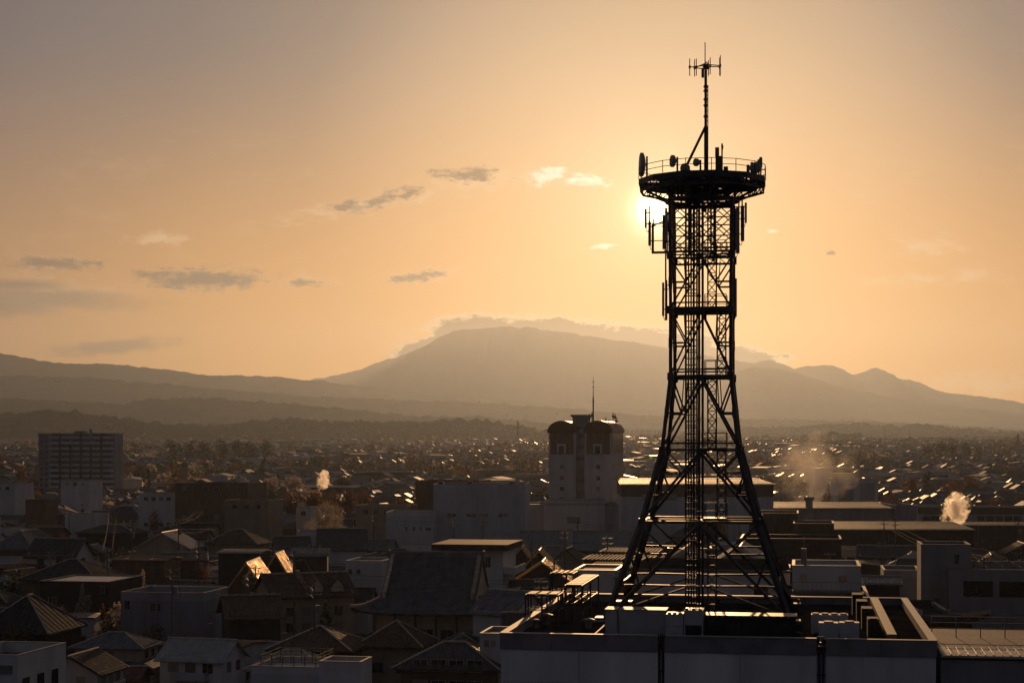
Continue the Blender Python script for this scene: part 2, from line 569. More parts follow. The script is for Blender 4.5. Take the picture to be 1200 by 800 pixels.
def banks(lst):
    f = None
    for b in lst:
        x = bank(*b)
        f = x if f is None else wm('MAXIMUM', f, x)
    return wm('MAXIMUM', f, -3.0)


def cloudmask(field, a, b, amp=2.2):
    return wsmooth(wm('ADD', field, wm('MULTIPLY', cn, amp)), a, b)


# thin veils, brighter and pinker than the sky behind them
veil = wm('MULTIPLY', wsmooth(wm('ADD', cn2, wm('MULTIPLY', cn, 0.5)), 0.0, 0.34), wm('MULTIPLY', wsmooth(EL, 1.5, 5.0), wm('SUBTRACT', 1.0, wsmooth(EL, 8.5, 12.0))))
sky = wmix(wm('MULTIPLY', veil, 0.16), sky, (1.0, 0.68, 0.36))
# light fringes
fr = banks([(430, 240, 120, 13, 0.18), (560, 212, 80, 16, 0.05), (640, 208, 62, 17), (600, 393, 110, 26, -0.02), (730, 398, 130, 16, -0.06), (55, 352, 115, 22), (235, 331, 85, 16), (490, 325, 60, 10, 0.1), (360, 331, 45, 9), (65, 316, 60, 9), (480, 405, 40, 16, 0.3), (1090, 296, 45, 15), (1140, 330, 40, 12), (1060, 334, 60, 10), (185, 285, 40, 10), (1150, 452, 110, 20, -0.02)])
sky = wmix(wm('MULTIPLY', wsmooth(wm('ADD', wm('MULTIPLY', fr, .9), wm('MULTIPLY', wm('ADD', cn3, cn), 2.2)), -0.1, 1.0), 0.5), sky, (1.0, 0.68, 0.38))
# dark grey-brown bodies
dk = banks([(405, 243, 20, 7, 0.1), (445, 236, 36, 9, 0.35), (480, 227, 18, 7, 0.2), (551, 205, 40, 9, 0.0), (65, 316, 52, 8), (238, 330, 75, 13, 0.02), (180, 327, 28, 6), (487, 325, 36, 6, 0.12), (357, 332, 24, 5), (485, 408, 34, 9, 0.3), (975, 300, 5, 3)])
sky = wmix(wm('MULTIPLY', wsmooth(wm('ADD', wm('MULTIPLY', dk, .9), wm('MULTIPLY', cn3, 3.4)), -0.2, 0.75), 0.85), sky, (0.15, 0.105, 0.075))
bk = banks([(45, 355, 120, 13, -0.03), (5, 362, 70, 16), (20, 342, 60, 8), (130, 410, 70, 9, 0.1), (238, 331, 55, 9, 0.02)])
sky = wmix(wm('MULTIPLY', wsmooth(wm('ADD', wm('ADD', bk, wm('MULTIPLY', cn, 1.5)), wm('MULTIPLY', cn3, .7)), -0.35, 0.7), 0.72), sky, (0.17, 0.12, 0.088))
# cap cloud over the summit
cap = banks([(565, 388, 62, 19, 0.0), (640, 392, 100, 20, -0.03), (735, 402, 110, 20, -0.05), (830, 420, 90, 16, -0.04), (508, 405, 46, 12, .25)])
capf = wm('ADD', wm('ADD', cap, wm('MULTIPLY', cn, .9)), wm('MULTIPLY', cn3, .9))
capm = wsmooth(capf, -.02, .22)
caps = wsmooth(capf, -.2, .08)
sky = wmix(wm('MULTIPLY', caps, 0.75), sky, (1.0, 0.74, 0.42))
sky = wmix(wm('MULTIPLY', capm, 0.92), sky, wmix(wsmooth(cn, -.25, .3), CAP_COL, tuple(c * 1.45 for c in CAP_COL)))
# two shreds close to the sun, burnt out
br = banks([(690, 212, 34, 9, -0.1), (640, 206, 26, 12, 0.3), (708, 289, 16, 4, 0.1), (905, 274, 10, 3)])
sky = wmix(wm('MULTIPLY', wsmooth(wm('ADD', br, wm('MULTIPLY', cn3, 2.6)), 0.0, 0.7), 0.85), sky, (1.25, 1.1, 0.85))
# the sun itself with its aureole
glow = wm('MULTIPLY', wm('POWER', 2.71828, wm('MULTIPLY', wm('POWER', wm('DIVIDE', ANG, 0.5), 2.0), -1.0)), 7.0)
glow2 = wm('MULTIPLY', wm('POWER', 2.71828, wm('DIVIDE', ANG, -1.4)), 0.8)
glow3 = wm('MULTIPLY', wm('POWER', 2.71828, wm('DIVIDE', ANG, -4.5)), 0.12)
g1 = WN.new('ShaderNodeVectorMath')
g1.operation = 'SCALE'
g1.inputs[0].default_value = (1.0, 0.78, 0.42)
WL.new(wm('ADD', wm('ADD', glow, glow2), glow3), g1.inputs['Scale'])
sky = wmix(1.0, sky, g1.outputs[0], 'ADD')
bg = WN.new('ShaderNodeBackground')
bg.inputs['Strength'].default_value = 0.1
sc10 = WN.new('ShaderNodeVectorMath')
sc10.operation = 'SCALE'
sc10.inputs['Scale'].default_value = 10.0 * SKY_GAIN
WL.new(sky, sc10.inputs[0])
WL.new(sc10.outputs[0], bg.inputs['Color'])
out = WN.new('ShaderNodeOutputWorld')
WL.new(bg.outputs[0], out.inputs['Surface'])

scene.view_settings.view_transform = 'Standard'
scene.view_settings.look = 'None'
scene.view_settings.exposure = EXPOSURE
scene.view_settings.gamma = 1.0
scene.view_settings.use_curve_mapping = False
scene.cycles.use_denoising = True
scene.cycles.max_bounces = 6
scene.cycles.diffuse_bounces = 3
scene.cycles.volume_bounces = 2
scene.cycles.transparent_max_bounces = 8
scene.cycles.sample_clamp_indirect = 4.0
scene.cycles.volume_step_rate = 1.0

# haze box
mb = MB()
mb.box(-15000, 15000, -450, 23600, -3.0, 1620.0)
mh, nt, b = new_mat('morning_haze')
nt.nodes.remove(b)
pv = nt.nodes.new('ShaderNodeVolumePrincipled')
pv.inputs['Color'].default_value = (*HAZE_COL, 1)
pv.inputs['Density'].default_value = HAZE_D
pv.inputs['Anisotropy'].default_value = HAZE_G
pv2 = nt.nodes.new('ShaderNodeVolumePrincipled')     # finer, bluer part of the same air
pv2.inputs['Color'].default_value = (*HAZE_COL2, 1)
pv2.inputs['Density'].default_value = HAZE_D2
pv2.inputs['Anisotropy'].default_value = 0.1
add_ = nt.nodes.new('ShaderNodeAddShader')
nt.links.new(pv.outputs[0], add_.inputs[0])
nt.links.new(pv2.outputs[0], add_.inputs[1])
nt.links.new(add_.outputs[0], nt.nodes['Material Output'].inputs['Volume'])
hz = mb.build('haze', mh)
tag(hz, 'thin golden haze hanging over the whole town', 'haze', kind='stuff')
hz.display_type = 'WIRE'
# ================================================================== land
M['ground'] = mat('town_soil_and_asphalt', (0.07, 0.062, 0.055), 0.9, var=0.35, scale=0.03, rnd=0, spec=0.0)
ys = [-430, -200, -50, 50, 150, 250, 350, 450, 600, 750, 900, 1000, 1150, 1300, 1500, 1750, 2000, 2300, 2600, 3000, 3400, 3900, 4500, 5200, 6000, 7000, 8000, 9500, 11000, 13000, 16000, 19000, 23200]
xs = [-14500, -11500, -9400, -7200, -5200, -4200, -3400, -2700, -2100, -1600, -1200, -900, -650, -450, -300, -180, -80, 0, 80, 180, 300, 450, 650, 900, 1200, 1600, 2100, 2700, 3400, 4200, 5200, 7200, 9400, 11500, 14500]
gv = [(x, y, zg(x, y)) for y in ys for x in xs]
nx = len(xs)
gf = [(j * nx + i, j * nx + i + 1, (j + 1) * nx + i + 1, (j + 1) * nx + i) for j in range(len(ys) - 1) for i in range(nx - 1)]
mb = MB()
mb.mesh(gv, gf)
tag(mb.build('ground', M['ground'], smooth=True), kind='structure')


def interp(prof, px):
    if px <= prof[0][0]:
        return prof[0][1]
    for (a, ya), (b, yb) in zip(prof, prof[1:]):
        if px <= b:
            t = (px - a) / (b - a)
            return ya + (yb - ya) * t
    return prof[-1][1]


M['hill'] = mat('forested_slope', (0.045, 0.042, 0.03), 0.95, var=0.4, scale=0.01, rnd=0, spec=0.0)
M['hill_far'] = mat('far_mountain_slope', (0.06, 0.055, 0.048), 0.95, var=0.3, scale=0.003, rnd=0, spec=0.0)


def ridge(name, prof, D, df, db, amp, fine, step, m, foot=-40, seed=0.0, x0=-420, x1=1620):
    """one real hill range: a crest at distance D with slopes towards and away from the town"""
    cols = []
    px = x0
    rows = [(-1.0, 0.0), (-0.88, .07), (-0.75, 0.16), (-.62, .28), (-0.5, 0.42), (-.37, .58), (-0.25, 0.75), (-.17, .85), (-0.1, 0.93), (-.04, .98), (0, 1.0), (0.15, 0.9), (0.5, 0.5), (1.0, 0.0)]
    while px <= x1:
        x = (px - CX) / FPX * D
        zr = ZC + (HOR - interp(prof, px)) / FPX * D
        n1 = mnoise.fractal(Vector((x / (amp[0]), seed, 0.3)), 1.0, 2.0, 5)
        zr += n1 * amp[1]
        zs = zr
        if fine:
            zr += fine[1] * (abs(mnoise.noise(Vector((x / fine[0], seed, 5.5)))) + 0.6 * abs(mnoise.noise(Vector((x / fine[0] * 2.7, seed, 9.5)))))
        col = []
        for t, h in rows:
            y = D + (df if t < 0 else db) * t
            zb = zg(0, y) + foot
            hh = h
            crest = zr if abs(t) < .05 else zs
            if 0 < abs(t) < 1:
                hh = h + 0.10 * mnoise.fractal(Vector((x / 260, y / 200, seed)), 1.0, 2.0, 4)
            z = zb + (crest - zb) * min(1, max(0, hh))
            if abs(t) < .95:
                z += (fine[1] if fine else 4) * .5 * mnoise.noise(Vector((x / 45, y / 40, seed)))
            col.append((x, y, z))
        cols.append(col)
        px += step
    nr = len(rows)
    v = [p for c in cols for p in c]
    f = [(i * nr + j, (i + 1) * nr + j, (i + 1) * nr + j + 1, i * nr + j + 1) for i in range(len(cols) - 1) for j in range(nr - 1)]
    mb = MB()
    mb.mesh(v, f)
    return tag(mb.build(name, m, smooth=True), kind='structure')


P_peak = [(-420, 520), (200, 480), (370, 444), (395, 438), (420, 433), (450, 424), (480, 414), (500, 405), (520, 395), (545, 387), (575, 384), (610, 385), (650, 390), (700, 397), (760, 404), (800, 414), (866, 424), (885, 425), (903, 422), (918, 427), (930, 432), (950, 430), (968, 429), (985, 434), (1000, 440), (1012, 436), (1024, 432), (1036, 436), (1050, 442), (1075, 450), (1100, 459), (1120, 463), (1150, 466), (1200, 474), (1300, 484), (1620, 500)]
ridge('mountain', P_peak, 20000, 3400, 2200, (1000, 22), (170, 15), 3, M['hill_far'], seed=1.0)
P_r2 = [(-420, 520), (780, 470), (840, 440), (880, 431), (910, 432), (940, 440), (965, 449), (1000, 457), (1040, 465), (1080, 471), (1130, 478), (1200, 487), (1320, 497), (1620, 512)]
ridge('mountain', P_r2, 16500, 1900, 1400, (700, 17), (140, 13), 3, M['hill_far'], seed=2.0)
P_l = [(-420, 392), (-100, 404), (0, 414), (50, 423), (90, 427), (130, 428), (200, 435), (260, 440), (330, 443), (375, 446), (420, 452), (500, 463), (600, 470), (680, 476), (740, 480), (866, 488), (1000, 492), (1200, 504), (1620, 512)]
ridge('hills', P_l, 13500, 2000, 1500, (560, 12), (90, 13), 3, M['hill_far'], seed=3.0)
P_l2 = [(-420, 434), (0, 441), (60, 443), (100, 443), (160, 449), (230, 455), (300, 461), (380, 466), (450, 469), (560, 472), (640, 478), (740, 486), (870, 492), (960, 493), (1020, 494), (1100, 500), (1200, 507), (1620, 515)]
ridge('hills', P_l2, 10500, 1400, 1200, (440, 9), (70, 13), 3, M['hill'], seed=4.0)
P_l3 = [(-420, 462), (0, 469), (50, 469), (100, 473), (145, 475), (170, 468), (230, 466), (300, 472), (360, 477), (400, 480), (450, 486), (500, 490), (560, 489), (620, 496), (700, 503), (800, 506), (900, 503), (960, 498), (1010, 497), (1050, 501), (1085, 498), (1120, 503), (1200, 508), (1620, 516)]
ridge('hills', P_l3, 7600, 900, 800, (250, 8), (40, 14), 2.5, M['hill'], seed=5.0)
P_l4 = [(-420, 494), (0, 486), (60, 484), (120, 488), (170, 497), (240, 500), (300, 494), (345, 492), (385, 496), (420, 494), (470, 498), (520, 495), (560, 494), (600, 499), (640, 506), (700, 514), (760, 517), (830, 516), (925, 519), (940, 513), (980, 511), (1020, 514), (1050, 520), (1120, 520), (1200, 519), (1620, 518)]
ridge('hills', P_l4, 4800, 420, 420, (170, 6), (32, 13), 2.2, M['hill'], seed=6.0)
# ================================================================== lattice tower on the front roof
TD = 105.0
ROOF_Z = 17.8


def tz(py):
    return ZC + (HOR - py) / FPX * TD


TC = Vector(((823 - CX) / FPX * TD, TD, 0))
SC = TD / FPX
tower = thing('radio_tower', 'tall dark steel lattice tower rising from the front roof with a round antenna platform', 'tower', (TC.x, TC.y, ROOF_Z), GY)


def L(x, y, z):            # local tower coordinates, z is absolute height
    return Vector((x, y, z - ROOF_Z))


LV = [(716, 103), (609, 65), (527, 43.5), (442, 34.5), (365, 34.5), (302, 35), (238, 35.5)]
LV = [(tz(y) if i else ROOF_Z, h * SC) for i, (y, h) in enumerate(LV)]
TOPZ = LV[-1][0]


def hw_at(z):
    for (a, ha), (b, hb) in zip(LV, LV[1:]):
        if z <= b:
            return ha + (hb - ha) * (z - a) / (b - a)
    return LV[-1][1]


CORN = [(-1, -1), (1, -1), (1, 1), (-1, 1)]
for cx, cy in CORN:
    mb = MB()
    for k, ((a, ha), (b, hb)) in enumerate(zip(LV, LV[1:])):
        w = [.29, .26, .22, .2, .19, .19][k]
        mb.beam(L(cx * ha, cy * ha, a - (.0 if k else 0)), L(cx * hb, cy * hb, b + .02), w)
        # splice plates
        zm = a + (b - a) * .5
        hm = hw_at(zm)
        mb.beam(L(cx * hm, cy * hm, zm - .3), L(cx * hw_at(zm + .3), cy * hw_at(zm + .3), zm + .3), w + .035)
    for (a, ha) in LV[1:-1]:
        mb.box(cx * ha - .19, cx * ha + .19, cy * ha - .19, cy * ha + .19, a - .24 - ROOF_Z, a + .22 - ROOF_Z)
    leg = mb.build('leg', M['steel'], tower)
    mb = MB()
    ha = LV[0][1]
    mb.box(cx * ha - .55, cx * ha + .55, cy * ha - .55, cy * ha + .55, 0.02, .28)
    mb.build('base_plate', M['steel'], leg)


def fpt(side, x, z, h, off=0.0):
    """a point on one of the four faces; x from -1 to 1 across the face"""
    d = h + off
    p = [(x * h, -d), (d, x * h), (-x * h, d), (-d, -x * h)][side]
    return L(p[0], p[1], z)


for k, ((a, ha), (b, hb)) in enumerate(zip(LV, LV[1:])):
    # horizontal ring at the top of the panel
    mb = MB()
    w = [.17, .15, .17, .15, .3, .17][k]
    for s in range(4):
        if k == 4:
            for dz in (-.2, .2):
                mb.beam(fpt(s, -1, b + dz, hb), fpt(s, 1, b + dz, hb), .12, .13)
            for q in range(9):
                mb.beam(fpt(s, -1 + q / 4, b - .2, hb), fpt(s, -1 + min(8, q + 1) / 4, b + .2, hb), .05)
        else:
            mb.beam(fpt(s, -1, b, hb), fpt(s, 1, b, hb), .14, w)
        if k in (1, 2, 3, 4):
            mb.beam(fpt(s, -1, b + .42, hw_at(b + .42)), fpt(s, 1, b + .42, hw_at(b + .42)), .07, .09)
        # node plate where the braces meet
        p = fpt(s, 0, b - .1, hb)
        mb.beam(p - Vector((0, 0, .2)), p + Vector((0, 0, .2)), .34 if s % 2 == 0 else .1, .1 if s % 2 == 0 else .34)
    mb.beam(L(-hb, 0, b), L(hb, 0, b), .1, .14)
    mb.beam(L(0, -hb, b), L(0, hb, b), .1, .14)
    mb.build('ring_beam', M['steel'], tower)
    for s in range(4):
        mb = MB()
        H = b - a
        if k < 5:
            dw = [.16, .14, .12, .1, .1][k]
            for sg in (-1, 1):
                top = fpt(s, 0, b - .1, hb)
                bot = fpt(s, sg, a + .12, ha)
                mb.beam(top, bot, dw, dw)
                # redundant members from the leg to the main brace
                for t in ((.5,) if k in (2, 3, 4) else (.36, .68)):
                    zc = a + H * t
                    q = bot + (top - bot) * t
                    hm = hw_at(zc)
                    lg = fpt(s, sg, zc, hm)
                    mb.beam(lg, q, .09, .11)
                    z2 = a + H * min(.97, t + (.32 if k < 2 else .44))
                    mb.beam(q, fpt(s, sg, z2, hw_at(z2)), .09, .09)
                    if k >= 2:
                        z3 = a + H * .04
                        mb.beam(q, fpt(s, sg * .55, b, hb), .06, .06)
                if k == 0:
                    mb.beam(fpt(s, sg * .98, a + .4, ha), fpt(s, sg * .1, a + H * .36, hw_at(a + H * .36)), .1)
                    q1 = bot + (top - bot) * .36
                    mb.beam(q1, fpt(s, 0, a + H * .36, hw_at(a + H * .36)), .1)
        else:
            n = 3
            for i in range(n):
                z0, z1 = a + H * i / n, a + H * (i + 1) / n
                for x0, x1 in ((-1, -.34), (-.34, .34), (.34, 1)):
                    mb.beam(fpt(s, x0, z0, ha), fpt(s, x1, z1, hb), .06)
                    mb.beam(fpt(s, x1, z0, ha), fpt(s, x0, z1, hb), .06)
                mb.beam(fpt(s, -1, z1, hb), fpt(s, 1, z1, hb), .07)
            for x in (-.34, .34):
                mb.beam(fpt(s, x, a, ha), fpt(s, x, b, hb), .1)
        mb.build('bracing', M['steel'], tower)

# caged ladder, cable duct, pole, and the alternating inner flights
mb = MB()
x0, x1 = (804 - 823) * SC, (817 - 823) * SC
zt = TOPZ + .6
for x in (x0, x1):
    mb.beam(L(x, -.3, ROOF_Z), L(x, -.3, zt), .1)
z = ROOF_Z + .3
while z < zt:
    mb.beam(L(x0, -.3, z), L(x1, -.3, z), .05, .07)
    z += .385
lad = mb.build('ladder', M['steel'], tower)
mb = MB()
z = ROOF_Z + 2.4
while z < zt:
    pr = None
    for i in range(9):
        t = math.pi * i / 8
        p = L((x0 + x1) / 2 - math.cos(t) * .36, -.32 - math.sin(t) * .7, z)
        if pr:
            mb.beam(pr, p, .03, .06)
        pr = p
    z += 1.15
for i in range(1, 8):
    t = math.pi * i / 8
    p = ((x0 + x1) / 2 - math.cos(t) * .36, -.32 - math.sin(t) * .7)
    mb.beam(L(*p, ROOF_Z + 2.4), L(*p, zt - .4), .03)
mb.build('safety_cage', M['steel'], lad)
mb = MB()
for x in (807, 810, 813):
    mb.cyl(L((x - 823) * SC, .05, ROOF_Z), L((x - 823) * SC, .05, zt), .045, 6)
mb.build('feeder_cable', M['wire'], tower)
mb = MB()
mb.box((818 - 823) * SC, (820.5 - 823) * SC, -.1, .25, 0, zt - ROOF_Z)
z = ROOF_Z + .5
while z < zt:
    mb.box((817 - 823) * SC, (821 - 823) * SC, -.16, .3, z - ROOF_Z, z + .14 - ROOF_Z)
    z += 1.9
mb.build('cable_duct', M['steel'], tower)
mb = MB()
mb.cyl(L((823 - 823) * SC, .4, ROOF_Z), L(0, .4, zt), .075, 8)
mb.build('riser_pipe', M['steel'], tower)
for k, ((a, ha), (b, hb)) in enumerate(zip(LV, LV[1:])):
    xa, xb = ((829, 839) if k % 2 == 0 else (840, 850)) if k < 5 else (829, 838)
    xa, xb = (xa - 823) * SC, (xb - 823) * SC
    mb = MB()
    for x in (xa, xb):
        for y in (.2, .75):
            mb.beam(L(x, y, a), L(x, y, b + .1), .06)
    z = a
    n = 0
    st = .6
    while z < b - .05:
        zz = min(z + st, b)
        p, q = (xa, xb) if n % 2 == 0 else (xb, xa)
        mb.beam(L(p, .2, z), L(q, .2, zz), .06)
        mb.beam(L(q, .75, z), L(p, .75, zz), .05)
        mb.beam(L(xa, .2, z), L(xb, .2, z), .05)
        z += st
        n += 1
    mb.build('inner_ladder', M['steel'], tower)
    if k < 5:   # small landing with a hand rail at the head of each flight
        mb = MB()
        lx0, lx1 = (826 - 823) * SC, min(hb - .3, (851 - 823) * SC)
        mb.box(lx0, lx1, -.2, 1.2, b + .06 - ROOF_Z, b + .12 - ROOF_Z)
        for zz in (b + .55, b + 1.05):
            for y in (-.2, 1.2):
                mb.beam(L(lx0, y, zz), L(lx1, y, zz), .04)
        for x in (lx0, (lx0 + lx1) / 2, lx1):
            for y in (-.2, 1.2):
                mb.beam(L(x, y, b + .08), L(x, y, b + 1.05), .045)
        mb.build('landing', M['steel'], tower)

# ---- round platform
DZ = tz(211)
PR = 75.5 * SC
NS = 12


def pol(r, k, z, n=NS):
    a = 2 * math.pi * (k + .5) / n
    return L(r * math.cos(a), r * math.sin(a), z)


mb = MB()
for k in range(NS):
    for ra, rb in ((.3, 1.9), (2.0, 2.75), (3.0, 3.45), (3.6, PR - .09)):
        if (ra, k % 4) == (3.0, 1):
            continue
        mb.face([pol(rb, k, DZ - .06), pol(rb, k + 1, DZ - .06), pol(ra, k + 1, DZ - .06), pol(ra, k, DZ - .06)])
        mb.face([pol(rb, k + 1, DZ - .1), pol(rb, k, DZ - .1), pol(ra, k, DZ - .1), pol(ra, k + 1, DZ - .1)])
deck = mb.build('deck', M['steel'], tower)
mb = MB()
for k in range(NS):
    a0, a1, b0, b1 = pol(PR, k, DZ), pol(PR, k + 1, DZ), pol(PR, k, DZ - .36), pol(PR, k + 1, DZ - .36)
    i0, i1 = pol(PR - .08, k, DZ), pol(PR - .08, k + 1, DZ)
    j0, j1 = pol(PR - .08, k, DZ - .36), pol(PR - .08, k + 1, DZ - .36)
    mb.face([b0, b1, a1, a0])
    mb.face([a0, a1, i1, i0])
    mb.face([i0, i1, j1, j0])
    mb.face([b1, b0, j0, j1])
mb.build('rim', M['steel'], tower)
mb = MB()
for k in range(NS):        # open lattice hem below the rim
    c0, c1 = pol(PR - .12, k, DZ - .72), pol(PR - .12, k + 1, DZ - .72)
    e0, e1 = pol(PR - .06, k, DZ - .35), pol(PR - .06, k + 1, DZ - .35)
    mb.beam(c0, c1, .09, .12)
    for t in range(4):
        p = e0 + (e1 - e0) * (t / 4)
        q = c0 + (c1 - c0) * ((t + 1) / 4)
        mb.beam(p, q, .06)
        mb.beam(c0 + (c1 - c0) * (t / 4), p, .06)
mb.build('hem_lattice', M['steel'], tower)
mb = MB()
for k in range(12):        # radial joists and slanting brackets
    a = 2 * math.pi * (k + .5) / 12
    c, s = math.cos(a), math.sin(a)
    mb.beam(L(c * .4, s * .4, DZ - .26), L(c * (PR - .3), s * (PR - .3), DZ - .3), .1, .2)
    r2 = LV[-1][1] * (1.0 if k % 3 == 1 else 1.05)
    mb.beam(L(c * r2, s * r2, TOPZ + .05), L(c * (PR - .5), s * (PR - .5), DZ - .75), .13)
    mb.beam(L(c * (r2 + .1), s * (r2 + .1), TOPZ + .1), L(c * (r2 + .1), s * (r2 + .1), DZ - .3), .12)
    mb.beam(L(c * (r2 + .1), s * (r2 + .1), TOPZ + .5), L(c * (PR - 1.4), s * (PR - 1.4), DZ - .4), .09)
for rr in (1.0, 2.0, 2.9):
    for k in range(NS):
        mb.beam(pol(rr, k, DZ - .45), pol(rr, k + 1, DZ - .45), .08, .14)
mb.build('joists', M['steel'], tower)
mb = MB()
for k in range(NS):        # lower service ring just under the deck
    mb.beam(pol(2.3, k, TOPZ + .12), pol(2.3, k + 1, TOPZ + .12), .12, .16)
    mb.beam(pol(1.5, k, TOPZ + .14), pol(2.3, k, TOPZ + .14), .06, .08)
mb.build('service_ring', M['steel'], tower)
mb = MB()
NP = 16
for k in range(NP):
    a0 = 2 * math.pi * (k + .5) / NP
    a1 = 2 * math.pi * (k + 1.5) / NP
    p = L((PR - .05) * math.cos(a0), (PR - .05) * math.sin(a0), DZ)
    q = L((PR - .05) * math.cos(a1), (PR - .05) * math.sin(a1), DZ)
    mb.beam(p, p + Vector((0, 0, .74)), .045)
    for h in (.38, .72):
        mb.beam(p + Vector((0, 0, h)), q + Vector((0, 0, h)), .035)
mb.build('railing', M['steel'], tower)


# ---- antennas and cabinets on the deck
def up(px, y=0.0):
    return (px - 823) * SC * (TD + y) / TD


def drum(px, y, z0, z1, wpx, ang, name='dish_antenna', kids=True):
    """a shrouded dish seen nearly edge on"""
    r = (z1 - z0) / 2
    c = L(up(px, y), y, (z0 + z1) / 2)
    ax = Vector((math.cos(ang), math.sin(ang), 0))
    mb = MB()
    th = wpx * SC * .5
    n = 20
    side = Vector((-ax.y, ax.x, 0))
    rings = [(-th * 1.1, .18), (-th * .9, .5), (-th * .55, .82), (-th * .2, 1.0), (th * .8, 1.0), (th * 1.0, .86), (th * 1.12, .5), (th * 1.15, .05)]
    vs = []
    for off, rr in rings:
        for k in range(n):
            a = 2 * math.pi * k / n
            vs.append(c + ax * off + side * (r * rr * math.cos(a)) + Vector((0, 0, r * rr * math.sin(a))))
    fs = [(i * n + k, i * n + (k + 1) % n, (i + 1) * n + (k + 1) % n, (i + 1) * n + k) for i in range(len(rings) - 1) for k in range(n)]
    fs += [tuple(range(n - 1, -1, -1)), tuple(range((len(rings) - 1) * n, len(rings) * n))]
    mb.mesh(vs, fs)
    o = mb.build(name, M['antenna'], tower, smooth=True)
    mb = MB()
    p = c - ax * (th * 1.6)
    mb.cyl(Vector((p.x, p.y, DZ - ROOF_Z - .05)), Vector((p.x, p.y, c.z + r * .7)), .06)
    mb.beam(p, c - ax * th, .1)
    mb.build('mounting_post', M['steel'], o)
    return o


zz = lambda py: tz(py)
drum(753.5, -.6, zz(207), zz(179), 6.5, R(192))
drum(791.5, -2.2, zz(202), zz(188), 6, R(200))
drum(805, -1.5, zz(207), zz(196), 8, R(250))
drum(819.5, -2.6, zz(203), zz(194), 6, R(215))
mb = MB()
mb.box(up(838.5), up(846), -.2, .35, DZ - ROOF_Z - .05, zz(184) - ROOF_Z)
mb.box(up(838), up(842.5), -.1, .25, zz(184) - ROOF_Z - .01, zz(173.5) - ROOF_Z)
cab = mb.build('equipment_cabinet', M['steel'], tower)
mb = MB()
mb.cyl(L(up(846), 0, DZ), L(up(846), 0, zz(169)), .05)
mb.box(up(845), up(847.5), -.08, .08, zz(175) - ROOF_Z, zz(171) - ROOF_Z)
mb.build('antenna_post', M['steel'], cab)
mb = MB()
mb.box(up(801), up(808), .4, 1.0, DZ - ROOF_Z - .05, DZ - ROOF_Z + .8)
mb.build('equipment_cabinet', M['steel'], tower)
mb = MB()
mb.box(up(848), up(853), -.3, .2, DZ - ROOF_Z - .05, DZ - ROOF_Z + .75)
mb.build('equipment_cabinet', M['steel'], tower)
for px, t, y in ((876.5, 196, -.5), (880.5, 190.5, .3), (884, 194, -.2), (888.5, 188, .2), (891, 187, -.3)):
    mb = MB()
    mb.cyl(L(up(px), y, DZ - .05), L(up(px), y, zz(t)), .05)
    mb.box(up(px - 1.8), up(px + 1.8), y - .16, y + .16, zz(t + 12) - ROOF_Z, zz(t + 1) - ROOF_Z)
    mb.build('sector_antenna', M['antenna'], tower)
drum(885, -.9, zz(208), zz(195), 8, R(300))


# ---- panel antennas hung below the platform
def panel(px, y0, y1, y, wpx=3.4, arm=None):
    mb = MB()
    x = up(px, y)
    w = wpx * SC / 2
    mb.box(x - w, x + w, y - .12, y + .12, zz(y1) - ROOF_Z, zz(y0) - ROOF_Z)
    o = mb.build('panel_antenna', M['antenna'], tower)
    mb = MB()
    bx = x + (0.22 if px < 823 else -.22)
    mb.cyl(L(bx, y, zz(y1 + 5)), L(bx, y, zz(y0 - 3)), .045, 6)
    for t in (.2, .8):
        z = zz(y0 + (y1 - y0) * t)
        mb.beam(L(x, y, z), L(bx, y, z), .06)
        hx = hw_at(min(z, TOPZ)) * (-1 if px < 823 else 1)
        mb.beam(L(bx, y, z), L(hx, max(-1.6, min(1.6, y)), z), .05)
    pr = None
    for i in range(9):     # drooping jumper lead
        t = i / 8
        q = L(x + (bx - x) * t, y, zz(y1 + 6 * math.sin(math.pi * t) - 1))
        if pr:
            mb.beam(pr, q, .035)
        pr = q
    mb.build('mounting_bracket', M['steel'], o)


for a in ((757.3, 245, 267, -.6, 2.2), (761.5, 259, 287, -.2, 3), (777.5, 250, 290, .4, 3), (782, 246, 284, -1.2, 2.6), (874, 240, 263, -.4, 2.4), (869.5, 242, 283, .2, 4.2), (865.5, 246, 300, -1.1, 4), (861.5, 243, 292, 1.0, 3.4), (777.5, 331, 370, -.3, 2.4), (861.5, 328, 372, -.6, 4.6)):
    panel(*a)
mb = MB()                  # square frame that carries the outer left panels
x = up(765.5)
mb.beam(L(x, -.3, zz(262)), L(x, -.3, zz(296.5)), .14)
mb.beam(L(x - .07, -.3, zz(295.5)), L(-LV[-2][1] - .05, -.3, zz(295.5)), .14)
mb.beam(L(x, -.3, zz(264)), L(-LV[-2][1] - .05, -.3, zz(256)), .08)
mb.build('outrigger_frame', M['steel'], tower)
mb = MB()
for px in (781.5, 861.2):
    x = up(px)
    mb.cyl(L(x, -.9, zz(246)), L(x, -.9, zz(376)), .05, 6)
    for t in (262, 300, 335, 366):
        mb.beam(L(x, -.9, zz(t)), L(hw_at(zz(t)) * (-1 if px < 823 else 1), -.9, zz(t)), .05)
mb.build('standoff_pipe', M['steel'], tower)

